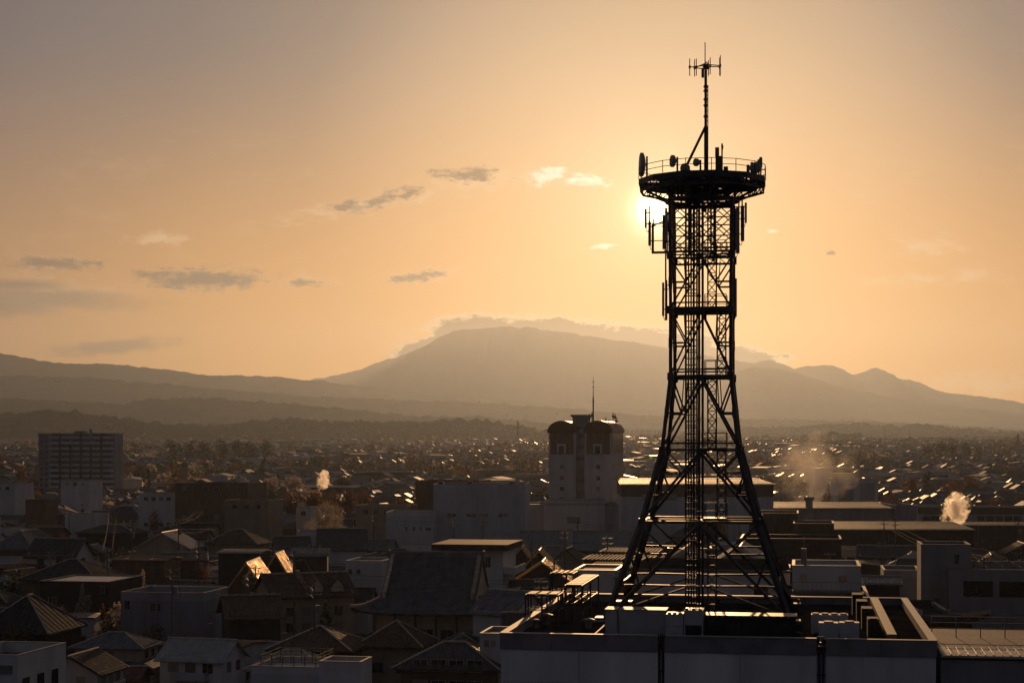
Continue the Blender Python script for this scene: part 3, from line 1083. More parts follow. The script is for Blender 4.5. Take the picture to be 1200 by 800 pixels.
# ---- mast with its crown of dipoles
mx = up(827)
mb = MB()
mb.cyl(L(mx, 0, DZ - .1), L(mx, 0, zz(148)), .105, 8)
mb.cyl(L(mx, 0, zz(148)), L(mx, 0, zz(78)), .085, 8)
for t in (138, 125, 118, 108, 103):
    mb.cyl(L(mx, 0, zz(t)), L(mx, 0, zz(t) + .12), .14, 8)
for t in (112, 116, 120, 130, 142, 158, 170):
    mb.beam(L(mx, 0, zz(t)), L(mx + .13, 0, zz(t)), .05)
mast = mb.build('mast', M['steel'], tower)
mb = MB()
mb.cyl(L(mx + .13, .05, DZ), L(mx + .13, .05, zz(100)), .03, 6)
mb.build('feeder_cable', M['wire'], mast)
mb = MB()
mb.beam(L(up(798), -.8, DZ - .05), L(mx, 0, zz(148)), .13)
mb.build('stay', M['steel'], mast)
mb = MB()
mb.cyl(L(mx - .04, 0, zz(80)), L(mx - .04, 0, zz(50)), .03, 6)
mb.build('whip_antenna', M['steel'], mast)
mb = MB()
mb.box(mx - .26, mx - .1, -.1, .1, zz(91) - ROOF_Z, zz(81) - ROOF_Z)
mb.cyl(L(mx, 0, zz(80)), L(mx, 0, zz(76)), .18, 8)
mb.build('junction_box', M['steel'], mast)
for (px, yy, zc, hlen) in ((808.5, -.15, 79, 20), (815.2, .75, 75.5, 20), (815.0, -.85, 83, 20), (831.3, .9, 74, 20), (831.0, -.9, 84, 18), (843.8, .2, 77, 24), (843.5, -.3, 80.5, 21)):
    mb = MB()
    mb.cyl(L(up(px), yy, zz(zc + hlen / 2)), L(up(px), yy, zz(zc - hlen / 2)), .028, 6)
    mb.beam(L(mx, 0, zz(zc - 1 if zc < 79 else zc - 2)), L(up(px), yy, zz(zc)), .05)
    mb.box(up(px) - .06, up(px) + .06, yy - .06, yy + .06, zz(zc) - ROOF_Z - .08, zz(zc) - ROOF_Z + .08)
    mb.build('dipole_antenna', M['steel'], mast)
# ================================================================== the building that carries the tower
FL = Vector((-.58, 89.9, 0))
UX = Vector((math.cos(GY), math.sin(GY), 0))
VY = Vector((-math.sin(GY), math.cos(GY), 0))


def loc_at(px, d):
    """local (u, v) of the front building for a bearing and a distance"""
    p = Vector(((px - CX) / FPX * d, d, 0)) - FL
    return p.dot(UX), p.dot(VY)


FW, FD = 22.3, 25.0
PZ = 18.25
fb = thing('office_building', 'long pale flat-roofed block in the foreground with two dark drainpipe chases, under the tower', 'building', FL, GY)
pipes = [(loc_at(771, 88.6)[0], loc_at(779, 88.6)[0]), (loc_at(957, 87)[0], loc_at(968, 87)[0])]
mb = MB()
xs_ = [0] + [v for p in pipes for v in p] + [FW]
# front wall in panels with real joints, the chases left open between them
for i in range(0, len(xs_), 2):
    a, b = xs_[i], xs_[i + 1]
    n = max(1, round((b - a) / 4.2))
    for j in range(n):
        x0, x1 = a + (b - a) * j / n, a + (b - a) * (j + 1) / n
        z0 = 0
        for z1 in (3.2, 6.4, 9.6, 12.8, 15.75, 17.45):
            mb.box(x0 + (.012 if j else 0), x1 - (.012 if j < n - 1 else 0), 0, .22, z0, z1 - .02)
            z0 = z1
mb.box(.02, FW - .02, .24, .42, 0, 17.5)
mb.box(0, .22, .22, FD, 0, 17.45)
mb.box(FW - .22, FW, .22, FD, 0, 17.45)
mb.box(.22, FW - .22, FD - .22, FD, 0, 17.45)
mb.build('wall', M['front_wall'], fb)
mb = MB()
segs = [(-.06, pipes[0][0]), (pipes[0][1], pipes[1][0]), (pipes[1][1], FW + .06)]
for a, b in segs:
    n = max(1, round((b - a) / 2.9))
    for k in range(n):
        x0, x1 = a + (b - a) * k / n, a + (b - a) * (k + 1) / n
        mb.box(x0 + .012, x1 - .012, -.07, .26, 17.45, PZ)
        mb.box(x0 + .006, x1 - .006, -.1, .3, PZ, PZ + .06)
    mb.box(a, b, -.02, .2, 17.46, PZ - .02)
mb.box(-.06, .3, .26, FD, 17.45, PZ)
mb.box(FW - .3, FW + .06, .26, FD, 17.45, PZ)
mb.box(.3, FW - .3, FD - .35, FD, 17.45, PZ)
mb.box(-.09, .34, .3, FD, PZ, PZ + .06)
mb.box(FW - .34, FW + .09, .3, FD, PZ, PZ + .06)
mb.box(.34, FW - .34, FD - .4, FD + .03, PZ, PZ + .06)
mb.build('parapet', M['parapet'], fb)
mb = MB()
mb.box(.3, FW - .3, .42, FD - .35, 17.5, 17.8)
mb.build('roof', M['r_black'], fb)
for a, b in pipes:
    mb = MB()
    c = (a + b) / 2
    for dx in (-.1, .09):
        mb.cyl((c + dx, .12, 0), (c + dx, .12, 17.9), .055, 8)
    mb.box(a + .02, b - .02, -.02, .2, 17.5, 17.62)
    z = 1.0
    while z < 17.4:
        mb.box(a + .03, b - .03, .06, .2, z, z + .05)
        z += 1.1
    for k in range(4):
        mb.box(a + .03 + k * .09, a + .08 + k * .09, .0, .1, 18.2, 18.4)
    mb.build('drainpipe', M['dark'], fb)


def rloc(u, v, z=ROOF_Z):
    p = FL + UX * u + VY * v
    return (p.x, p.y, z)


def roofbox(px0, px1, d, dep, ztop, mb, z0=0.0, ins=0):
    u0, v0 = loc_at(px0, d)
    u1, v1 = loc_at(px1, d)
    mb.box(u0, u1, v0, v0 + dep, z0, ztop)
    return u0, u1, v0


# -- open steel gantries at the left rear corner
def gantry(u0, u1, v0, v1, h, slats, axis, label, nfr=3, mt='r_corr'):
    g = thing('steel_gantry', label, 'gantry', rloc(u0, v0), GY, 'steel gantries on the front roof')
    w, d = u1 - u0, v1 - v0
    mb = MB()
    for i in range(nfr):
        for j in range(nfr):
            if 0 < i < nfr - 1 and 0 < j < nfr - 1:
                continue
            x, y = w * i / (nfr - 1), d * j / (nfr - 1)
            mb.beam((x, y, 0), (x, y, h - .06), .09)
    for y in [d * j / (nfr - 1) for j in range(nfr)]:
        mb.beam((0, y, h), (w, y, h), .07, .12)
        mb.beam((0, y, h * .5), (w, y, h * .5), .05)
    for x in [w * j / (nfr - 1) for j in range(nfr)]:
        mb.beam((x, 0, h), (x, d, h), .07, .12)
        mb.beam((x, 0, h * .5), (x, d, h * .5), .05)
    mb.beam((0, 0, .1), (w / (nfr - 1), 0, h), .05)
    mb.beam((w, 0, .1), (w, d / (nfr - 1), h), .05)
    mb.build('frame', M['steel'], g)
    for i in range(slats):
        mb = MB()
        if axis == 0:
            a, b = w * i / slats, w * (i + 1) / slats
            mb.box(a + .06, b - .1, .04, d - .04, h + .065, h + .1)
        else:
            a, b = d * i / slats, d * (i + 1) / slats
            mb.box(.05, w - .05, a + .05, b - .25, h + .065, h + .1)
        mb.build('slat', M['slat'], g)
    return g


u0, v0 = loc_at(616, 98.5)
u1, _ = loc_at(655, 98.5)
gantry(u0, u1, v0, v0 + 2.0, 1.72, 3, 0, 'low steel gantry with three bright roof plates near the left parapet')
u0, v0 = loc_at(662, 101)
u1, _ = loc_at(682, 101)
gantry(u0, u1, v0, v0 + 8.5, 2.05, 7, 1, 'long steel gantry with crosswise slats running back beside the tower foot')
u0, v0 = loc_at(645, 108)
u1, _ = loc_at(674, 108)
gantry(u0, u1 - .1, v0, v0 + 2.2, 2.25, 4, 0, 'rear steel gantry at the back left corner of the roof')
# clutter of pipes and drums beneath the gantries
for px, d, s, lab in ((628, 97.3, .3, 'small round vent drum standing below the low gantry'), (640, 99, .4, 'squat round vent drum behind the low gantry posts'), (690, 97, .35, 'round vent drum on the roof left of the long white screen wall')):
    t = thing('roof_vent', lab, 'vent', rloc(*loc_at(px, d)), GY)
    mb = MB()
    mb.cyl((0, 0, 0), (0, 0, s * 1.4), s * .6, 12)
    mb.build('drum', M['steel_lt'], t)
    mb = MB()
    mb.cyl((0, 0, s * 1.4), (0, 0, s * 1.6), s, 12, r2=s * .3)
    mb.build('cap', M['steel_lt'], t)

# -- pale screen wall and boxes behind the parapet
u0, v0 = loc_at(709.5, 93.2)
u1, _ = loc_at(780, 92.6)
sw = thing('screen_wall', 'long pale sheet screen with a black slot, behind the front parapet left of the tower', 'screen wall', rloc(u0, v0), GY)
mb = MB()
w = u1 - u0
mb.box(0, .62, 0, 1.6, .0, 1.38)
mb.box(.80, w, 0, 1.6, .0, 1.38)
mb.box(.62, .8, .2, 1.4, .0, 1.3)
mb.build('panel', M['ac'], sw)
mb = MB()
mb.box(-.04, .66, -.04, 1.64, 1.38, 1.43)
mb.box(.78, w + .03, -.04, 1.64, 1.38, 1.43)
mb.build('coping', M['parapet'], sw)
u0, v0 = loc_at(780.5, 91.3)
u1, _ = loc_at(801, 91.3)
t = thing('rooftop_unit', 'low pale box with a joint line, left one of two beside the black opening', 'rooftop unit', rloc(u0, v0), GY)
mb = MB()
mb.box(0, u1 - u0 - .02, 0, 1.4, 0, .68)
mb.box(0, u1 - u0 - .02, 0, 1.4, .7, 1.34)
mb.build('casing', M['ac'], t)
mb = MB()
for k in range(3):
    mb.box(.08 + k * .28, .26 + k * .28, .1, .3, 1.34, 1.42)
mb.build('lug', M['steel_lt'], t)
u0, v0 = loc_at(801.5, 91.2)
u1, _ = loc_at(824, 91.2)
t = thing('rooftop_unit', 'taller pale box with a square black opening at its foot, under the tower', 'rooftop unit', rloc(u0, v0), GY)
mb = MB()
ww = u1 - u0
mb.box(0, ww, .0, 1.6, .76, 1.56)
mb.box(0, .07, .0, 1.6, 0, .76)
mb.box(ww - .07, ww, .0, 1.6, 0, .76)
mb.box(.07, ww - .07, .5, 1.6, 0, .76)
mb.build('casing', M['ac'], t)
mb = MB()
mb.box(.07, ww - .07, .45, .497, 0, .76)
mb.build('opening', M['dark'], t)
mb = MB()
for k in range(3):
    mb.box(.05 + k * .36, .22 + k * .36, .1, .3, 1.56, 1.64)
mb.build('lug', M['steel_lt'], t)
u0, v0 = loc_at(826, 91.6)
u1, _ = loc_at(933, 90.6)
t = thing('rooftop_unit', 'long dark grey cabinet with a row of small bright knobs along its top edge', 'rooftop unit', rloc(u0, v0), GY)
mb = MB()
w = u1 - u0
nb = 5
for k in range(nb):
    mb.box(w * k / nb + .015, w * (k + 1) / nb - .015, 0, 1.9, 0, 1.16)
mb.build('casing', M['w_dark'], t)
mb = MB()
mb.box(-.03, w + .03, .12, 1.95, 1.17, 1.25)
mb.build('lid', M['steel'], t)
mb = MB()
mb.box(.12, 1.05, -.02, .1, .72, .98)
mb.build('vent', M['dark'], t)
for k in range(12):
    mb = MB()
    x = .12 + (w - .3) * k / 12 + random.uniform(0, .12)
    mb.cyl((x, .06, 1.16), (x + random.uniform(.06, .16), .06, 1.2), .045, 8)  # small stubs shaped to stand in for a row of highlights
    mb.build('highlight_stub', M['steel_lt'], t)

# -- air conditioners on the right half of the roof
def aircon(px0, px1, d, ztop, dep, lab, rib=2):
    u0, v0 = loc_at(px0, d)
    u1, _ = loc_at(px1, d)
    w = u1 - u0
    t = thing('air_conditioner', lab, 'air conditioner', rloc(u0, v0), GY, 'air conditioners on the front roof')
    mb = MB()
    for k in range(rib):
        mb.box(w * k / rib + .008, w * (k + 1) / rib - .008, 0, dep, .08, ztop)
    for x in (.1, w - .1):
        mb.box(x - .05, x + .05, .02, dep - .02, 0, .08)
    mb.build('casing', M['ac'], t)
    for k in range(rib):
        mb = MB()
        c = w * (k + .5) / rib
        mb.cyl((c, dep / 2, ztop), (c, dep / 2, ztop + .06), min(.26, w / rib * .38), 14)
        mb.build('fan_guard', M['steel_lt'], t)
    return t


aircon(950.5, 994, 93.5, 1.1, .9, 'wide pale air conditioner standing at the back of the cluster right of the tower foot', 4)
aircon(959.5, 982.6, 90.3, .98, .8, 'small pale air conditioner in front, left of its twin, right of the tower foot', 1)
aircon(983.6, 1007, 90.2, 1.0, .8, 'small pale air conditioner in front, the right-hand one of the twins', 1)
# dark stepped units and the long flat duct
for k, (px0, px1, d, h) in enumerate(((999, 1011, 104, 1.3), (1004, 1016.5, 100, 1.25), (1010, 1022.5, 96, 1.2), (1017, 1030, 92, 1.0))):
    u0, v0 = loc_at(px0, d)
    u1, _ = loc_at(px1, d)
    t = thing('rooftop_unit', ['dark louvred unit farthest back in the row beside the long flat duct', 'dark louvred unit second from the back beside the long flat duct', 'dark louvred unit second from the front beside the long flat duct', 'dark louvred unit nearest the parapet beside the long flat duct'][k], 'rooftop unit', rloc(u0, v0), GY, 'dark units beside the duct')
    mb = MB()
    mb.box(0, u1 - u0, 0, 1.5, 0, h)
    mb.build('casing', M['w_dark'], t)
    mb = MB()
    for j in range(5):
        mb.box(.08, u1 - u0 - .08, -.03, .0, .15 + j * .2, .25 + j * .2)
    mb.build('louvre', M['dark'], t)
u0, v0 = loc_at(1039.5, 88.2)
t = thing('roof_duct', 'long flat pale duct running back across the roof beside the right parapet', 'duct', rloc(u0, v0), GY)
mb = MB()
mb.box(0, .5, 0, 22.5, .32, .6)
mb.build('casing', M['slat'], t)
for k in range(8):
    mb = MB()
    mb.box(.06, .44, .6 + k * 3, .72 + k * 3, 0, .32)
    mb.build('foot', M['steel'], t)

# -- loose runs of pipe and conduit over the roof deck
for k, (u0_, v0_, u1_, v1_, z_, r_, lab) in enumerate((
        (4.6, 1.1, 4.6, 9.5, .16, .06, 'thin pipe running back across the roof left of the long screen wall'),
        (11.6, 5.2, 15.6, 5.2, .2, .08, 'pipe lying crosswise behind the long dark cabinet'),
        (16.6, 1.0, 16.6, 12.5, .14, .05, 'thin conduit running back beside the wide air conditioner'),
        (3.4, 9.2, 9.4, 10.6, .22, .09, 'lagged pipe slanting from the slatted gantry to the tower foot'),
        (5.2, 22.6, 15.4, 22.9, .5, .1, 'long pipe along the rear parapet behind the tower'))):
    a_, b_ = Vector(rloc(u0_, v0_, ROOF_Z + z_)), Vector(rloc(u1_, v1_, ROOF_Z + z_))
    t = thing('roof_pipe', lab, 'pipe', (a_.x, a_.y, ROOF_Z))
    mb = MB()
    o_ = Vector((a_.x, a_.y, ROOF_Z))
    mb.cyl(a_ - o_, b_ - o_, r_, 8)
    mb.cyl(b_ - o_, b_ - o_ - Vector((0, 0, z_)), r_, 8)
    mb.build('tube', M['steel_lt'], t)
    n_ = max(2, int((b_ - a_).length / 2))
    for q in range(n_):
        mb = MB()
        c_ = a_ + (b_ - a_) * ((q + .5) / n_) - o_
        mb.box(c_.x - .09, c_.x + .09, c_.y - .09, c_.y + .09, 0, z_ - r_ * .8)
        mb.build('support', M['steel'], t)

# -- lower neighbour on the right: shallow metal roof with a rail behind
u0, v0 = loc_at(1097.5, 86.3)
ab = thing('annex', 'lower dark annex right of the foreground block, with a bright seamed metal roof', 'building', rloc(u0 + .25, v0 + .3, 0), GY)
mb = MB()
mb.box(0, 16, 0, 12, 0, 17.3)
mb.build('wall', M['w_conc'], ab)
mb = MB()
mb.slab((-.0, -.25, 17.55), (16.3, -.25, 17.55), (16.3, 2.6, 17.66), (0, 2.6, 17.66), .12)
x = 0.05
while x < 16.2:
    mb.beam((x, -.25, 17.57), (x, 2.6, 17.68), .045, .1)
    x += .42
mb.build('roof', M['annex_roof'], ab)
mb = MB()
mb.box(0, 16, 2.62, 12, 17.3, 17.62)
mb.build('terrace', M['r_flat'], ab)
mb = MB()
for x in [k * 1.3 for k in range(13)]:
    mb.beam((x + .1, 7.6, 17.62), (x + .1, 7.6, 18.75), .05)
for z in (18.1, 18.42, 18.75):
    mb.beam((0, 7.6, z), (16.2, 7.6, z), .045)
mb.build('railing', M['steel_lt'], ab)
mb = MB()
mb.box(2.2, 6.5, -.03, .0, 14.6, 15.4)
mb.build('vent', M['dark'], ab)
# ================================================================== buildings
FOOT = []          # occupied circles on the ground (x, y, radius)
BLOCK = []         # (px0, px1, ytop, d): what stands in front of what


def win(root, side, w, d, u, z, ww, wh, style='win', name='window', lap=True):
    """one window with frame, glass and sill on side f(ront) b(ack) l(eft) r(ight)"""
    if side in 'fb':
        s = -1 if side == 'f' else 1
        org, ax, nm = Vector((u, s * d / 2, z)), Vector((1, 0, 0)), Vector((0, s, 0))
    else:
        s = -1 if side == 'l' else 1
        org, ax, nm = Vector((s * w / 2, u, z)), Vector((0, 1, 0)), Vector((s, 0, 0))
    mb = MB()

    def blk(u0, u1, z0, z1, n0, n1, mi):
        pts = []
        for n in (n0, n1):
            for uu, zz_ in ((u0, z0), (u1, z0), (u1, z1), (u0, z1)):
                pts.append(org + ax * uu + Vector((0, 0, zz_)) + nm * n)
        mb.mesh(pts, [(0, 1, 2, 3), (7, 6, 5, 4), (0, 4, 5, 1), (1, 5, 6, 2), (2, 6, 7, 3), (3, 7, 4, 0)], None, mi)
    f = .06
    a, b = -ww / 2, ww / 2
    blk(a - f, b + f, -f, 0, .002, .07, 0)
    blk(a - f, b + f, wh, wh + f, .002, .07, 0)
    blk(a - f, a, 0, wh, .002, .07, 0)
    blk(b, b + f, 0, wh, .002, .07, 0)
    blk(-.025, .025, 0, wh, .025, .06, 0)
    blk(a, b, 0, wh, .003, .024, 1)
    g = M['shutter'] if random.random() < .3 else M['glass']
    return mb.build(name, [M['frame'], g], root)


def rolls(mb, a, b, c, d, pitch=.4, rw=.13, rh=.075):
    """tile rolls running up a sloping face: a-b is the eave, d-c the ridge (c and d may meet)"""
    a, b, c, d = map(Vector, (a, b, c, d))
    e = (b - a)
    L_ = e.length
    e = e / L_
    n = e.cross(d - a).normalized()
    if n.z < 0:
        n = -n
    up_ = n.cross(e).normalized()
    if up_.z < 0:
        up_ = -up_
    H = (d - a).dot(up_)
    ul, ur = (d - a).dot(e), (c - a).dot(e)
    k = int(L_ / pitch)
    for i in range(k):
        u = L_ * (i + .5) / k
        h = H
        if u < ul:
            h = min(h, H * u / ul)
        if u > ur and L_ - ur > 1e-6:
            h = min(h, H * (L_ - u) / (L_ - ur))
        if h < .3:
            continue
        p = a + e * u + n * .012
        q = p + up_ * h
        s = e * (rw / 2)
        t = n * rh
        pts = [p - s, p + s, p + s * .5 + t, p - s * .5 + t, q - s, q + s, q + s * .5 + t, q - s * .5 + t]
        uv = [[(u, 0), (u, h), (u + .03, h), (u + .03, 0)]] * 3
        mb.mesh(pts, [(1, 5, 6, 2), (2, 6, 7, 3), (3, 7, 4, 0), (0, 1, 2, 3)], uv + [None])


def gable_roof(root, w, d, ze, zr, over, axis, rm, t=.16, cap=True):
    """slabs with a ridge along x (axis 'x') or y"""
    mb = MB()
    if axis == 'x':
        a, b = w / 2 + over, d / 2 + over
        drop = (zr - ze) * over / (d / 2)
        zl = ze - drop
        mb.slab((-a, -b, zl), (a, -b, zl), (a, 0, zr), (-a, 0, zr), t)
        mb.slab((a, b, zl), (-a, b, zl), (-a, 0, zr), (a, 0, zr), t)
        rolls(mb, (-a, -b, zl), (a, -b, zl), (a, 0, zr), (-a, 0, zr))
        rolls(mb, (a, b, zl), (-a, b, zl), (-a, 0, zr), (a, 0, zr))
        rl = ((-a, 0, zr + .04), (a, 0, zr + .04))
    else:
        a, b = w / 2 + over, d / 2 + over
        drop = (zr - ze) * over / (w / 2)
        zl = ze - drop
        mb.slab((a, -b, zl), (a, b, zl), (0, b, zr), (0, -b, zr), t)
        mb.slab((-a, b, zl), (-a, -b, zl), (0, -b, zr), (0, b, zr), t)
        rolls(mb, (a, -b, zl), (a, b, zl), (0, b, zr), (0, -b, zr))
        rolls(mb, (-a, b, zl), (-a, -b, zl), (0, -b, zr), (0, b, zr))
        rl = ((0, -b, zr + .04), (0, b, zr + .04))
    r = mb.build('roof', rm, root)
    if cap:
        mb = MB()
        mb.cyl(rl[0], rl[1], .15, 8)
        mb.build('ridge_cap', M['ridge'], r)
    return r


def gable_wall(mb, w, d, z0, ze, zr, axis):
    mb.box(-w / 2, w / 2, -d / 2, d / 2, z0, ze)
    k = .18
    if axis == 'x':
        for s in (-1, 1):
            x = s * w / 2
            x2 = x - s * .2
            v = [(x, -d / 2, ze), (x, d / 2, ze), (x, 0, zr - k), (x2, -d / 2, ze), (x2, d / 2, ze), (x2, 0, zr - k)]
            mb.mesh(v, [(0, 1, 2), (5, 4, 3), (0, 2, 5, 3), (1, 4, 5, 2)])
    else:
        for s in (-1, 1):
            y = s * d / 2
            y2 = y - s * .2
            v = [(-w / 2, y, ze), (w / 2, y, ze), (0, y, zr - k), (-w / 2, y2, ze), (w / 2, y2, ze), (0, y2, zr - k)]
            mb.mesh(v, [(0, 1, 2), (5, 4, 3), (0, 2, 5, 3), (1, 4, 5, 2)])


def hip_roof(root, w, d, ze, zr, over, rm, t=.18, cap=True, name='roof', ridge=None):
    a, b = w / 2 + over, d / 2 + over
    zl = ze - (zr - ze) * over / (min(w, d) / 2)
    if ridge is None:
        ridge = max(0.0, (w - d) / 2) if w >= d else 0
    ry = 0.0 if w >= d else (d - w) / 2
    if w >= d:
        r0, r1 = Vector((-ridge, 0, zr)), Vector((ridge, 0, zr))
        if ridge == 0:
            r1 = r0 = Vector((0, 0, zr))
    else:
        r0, r1 = Vector((0, -ry, zr)), Vector((0, ry, zr))
    c = [Vector((-a, -b, zl)), Vector((a, -b, zl)), Vector((a, b, zl)), Vector((-a, b, zl))]
    lo = [p - Vector((0, 0, t)) for p in c]
    mb = MB()

    def fc(pts):
        e0, e1 = pts[0], pts[1]
        e = (e1 - e0).normalized()
        uv = []
        for p in pts:
            r = p - e0
            u = r.dot(e)
            uv.append((u, (r - e * u).length))
        mb.face(pts, uv)
        rolls(mb, pts[0], pts[1], pts[2], pts[-1])
    if w >= d:
        fc([c[0], c[1], r1, r0] if ridge else [c[0], c[1], r0])
        fc([c[1], c[2], r1])
        fc([c[2], c[3], r0, r1] if ridge else [c[2], c[3], r0])
        fc([c[3], c[0], r0])
    else:
        fc([c[0], c[1], r0])
        fc([c[1], c[2], r1, r0])
        fc([c[2], c[3], r1])
        fc([c[3], c[0], r0, r1])
    for k in range(4):
        mb.face([c[k], lo[k], lo[(k + 1) % 4], c[(k + 1) % 4]])
    mb.face(lo[::-1])
    r = mb.build(name, rm, root)
    if cap:
        mb = MB()
        up_ = Vector((0, 0, .05))
        if (r1 - r0).length > .2:
            mb.cyl(r0 + up_, r1 + up_, .16, 8)
        ends = [(0, r0), (3, r0), (1, r1), (2, r1)] if w >= d else [(0, r0), (1, r0), (2, r1), (3, r1)]
        for k, e in ends:
            mb.cyl(c[k] + up_ * .6, e + up_, .12, 6)
        mb.build('ridge_cap', M['ridge'], r)
    return r


def flat_top(root, w, d, z, wm_, ph=.7, th=.22, rm='r_flat', coping=True):
    mb = MB()
    mb.box(-w / 2 + th, w / 2 - th, -d / 2 + th, d / 2 - th, z - .2, z)
    mb.build('roof', M[rm], root)
    mb = MB()
    p = [(-w / 2, w / 2, -d / 2, -d / 2 + th), (-w / 2, w / 2, d / 2 - th, d / 2), (-w / 2, -w / 2 + th, -d / 2 + th, d / 2 - th), (w / 2 - th, w / 2, -d / 2 + th, d / 2 - th)]
    for q in p:
        mb.box(*q, z - .2, z + ph)
    o = mb.build('parapet', wm_, root)
    if coping:
        mb = MB()
        g = .04
        mb.box(-w / 2 - g, w / 2 + g, -d / 2 - g, -d / 2 + th + g, z + ph, z + ph + .06)
        mb.box(-w / 2 - g, w / 2 + g, d / 2 - th - g, d / 2 + g, z + ph, z + ph + .06)
        mb.box(-w / 2 - g, -w / 2 + th + g, -d / 2 + th + g, d / 2 - th - g, z + ph, z + ph + .06)
        mb.box(w / 2 - th - g, w / 2 + g, -d / 2 + th + g, d / 2 - th - g, z + ph, z + ph + .06)
        mb.build('coping', M['steel_lt'], o)


def site(name, label, cat, px0, px1, d, dep, yaw=GY, ytop=None, reg=True, group=None):
    w = (px1 - px0) / FPX * d
    xm = ((px0 + px1) / 2 - CX) / FPX * d
    c = Vector((xm - math.sin(yaw) * dep / 2, d + math.cos(yaw) * dep / 2, 0))
    c.z = max(0, zg(c.x, c.y))
    t = thing(name, label, cat, c, yaw, group)
    if reg:
        FOOT.append((c.x, c.y, w, dep, yaw))
        if ytop:
            BLOCK.append((px0, px1, ytop, d))
    return t, w, dep


def zat(y, d):
    return ZC + (HOR - y) / FPX * d


def block(name, label, cat, px0, px1, ytop, d, dep, wall='w_white', wins=(), ph=.6, rm='r_flat', yaw=GY, group=None, base=0):
    """flat-roofed block: ytop is the top of its front parapet"""
    t, w, dp = site(name, label, cat, px0, px1, d, dep, yaw, ytop, group=group)
    zt = zat(ytop, d) - t.location.z
    mb = MB()
    mb.box(-w / 2, w / 2, -dp / 2, dp / 2, base, zt - ph - .2)
    mb.build('wall', M[wall], t)
    flat_top(t, w, dp, zt - ph, M[wall], ph, rm=rm)
    for q in wins:
        side, pxc, yb, wpx, hpx = q
        if side == 'f':
            u = (pxc - (px0 + px1) / 2) / FPX * d
            win(t, 'f', w, dp, u, zat(yb, d) - t.location.z, wpx / FPX * d, hpx / FPX * d)
        else:
            win(t, side, w, dp, pxc, yb, wpx, hpx)
    return t, w, dp, zt


def rows(t, w, dp, sides, zs, n, ww=1.4, wh=1.2, m=1.2):
    for s in sides:
        L_ = w if s in 'fb' else dp
        for z in zs:
            for k in range(n):
                u = -L_ / 2 + m + (L_ - 2 * m) * ((k + .5) / n)
                win(t, s, w, dp, u, z, ww, wh)


def fit_d(d, ye, cat):
    """a two-storey house has its eaves some 6 m up: stand it where that puts them on the sight line"""
    if cat == 'house' and zat(ye, d) > 7.6:
        d = (ZC - 6.3) * FPX / (ye - HOR)
    return d


def gable(name, label, px0, px1, yr, ye, d, dep, axis='x', wall='w_cream', rm='r_tile_grey', over=.6, yaw=GY, wins=None, cat='house', group=None, cap=True, t_=.16):
    """yr: ridge in the picture, ye: front eave"""
    d = fit_d(d, ye, cat)
    t, w, dp = site(name, label, cat, px0, px1, d, dep, yaw, yr, group=group)
    zr = zat(yr, d + (dep / 2 if axis == 'x' else 0)) - t.location.z
    ze = zat(ye, d) - t.location.z
    w -= 2 * over
    dp2 = dp - 2 * over
    mb = MB()
    gable_wall(mb, w, dp2, 0, ze + .05, zr, axis)
    mb.build('wall', M[wall], t)
    gable_roof(t, w, dp2, ze, zr, over, axis, M[rm], cap=cap, t=t_)
    if wins:
        rows(t, w, dp2, *wins)
    return t, w, dp2, ze, zr


def hip(name, label, px0, px1, yr, ye, d, dep, wall='w_beige', rm='r_tile_grey', over=.7, yaw=GY, wins=None, ridge=None, cat='house', group=None):
    d = fit_d(d, ye, cat)
    t, w, dp = site(name, label, cat, px0, px1, d, dep, yaw, yr, group=group)
    zr = zat(yr, d + dep / 2) - t.location.z
    ze = zat(ye, d) - t.location.z + .12
    w -= 2 * over
    dp2 = dp - 2 * over
    mb = MB()
    mb.box(-w / 2, w / 2, -dp2 / 2, dp2 / 2, 0, ze - .15)
    mb.build('wall', M[wall], t)
    hip_roof(t, w, dp2, ze, zr, over, M[rm], ridge=ridge)
    if wins:
        rows(t, w, dp2, *wins)
    return t, w, dp2, ze, zr


FOOT.append((FL.x + 13, FL.y + 11, 24, 27, GY))
BLOCK.append((587, 1096, 742, 90))
BLOCK.append((1096, 1260, 750, 88))

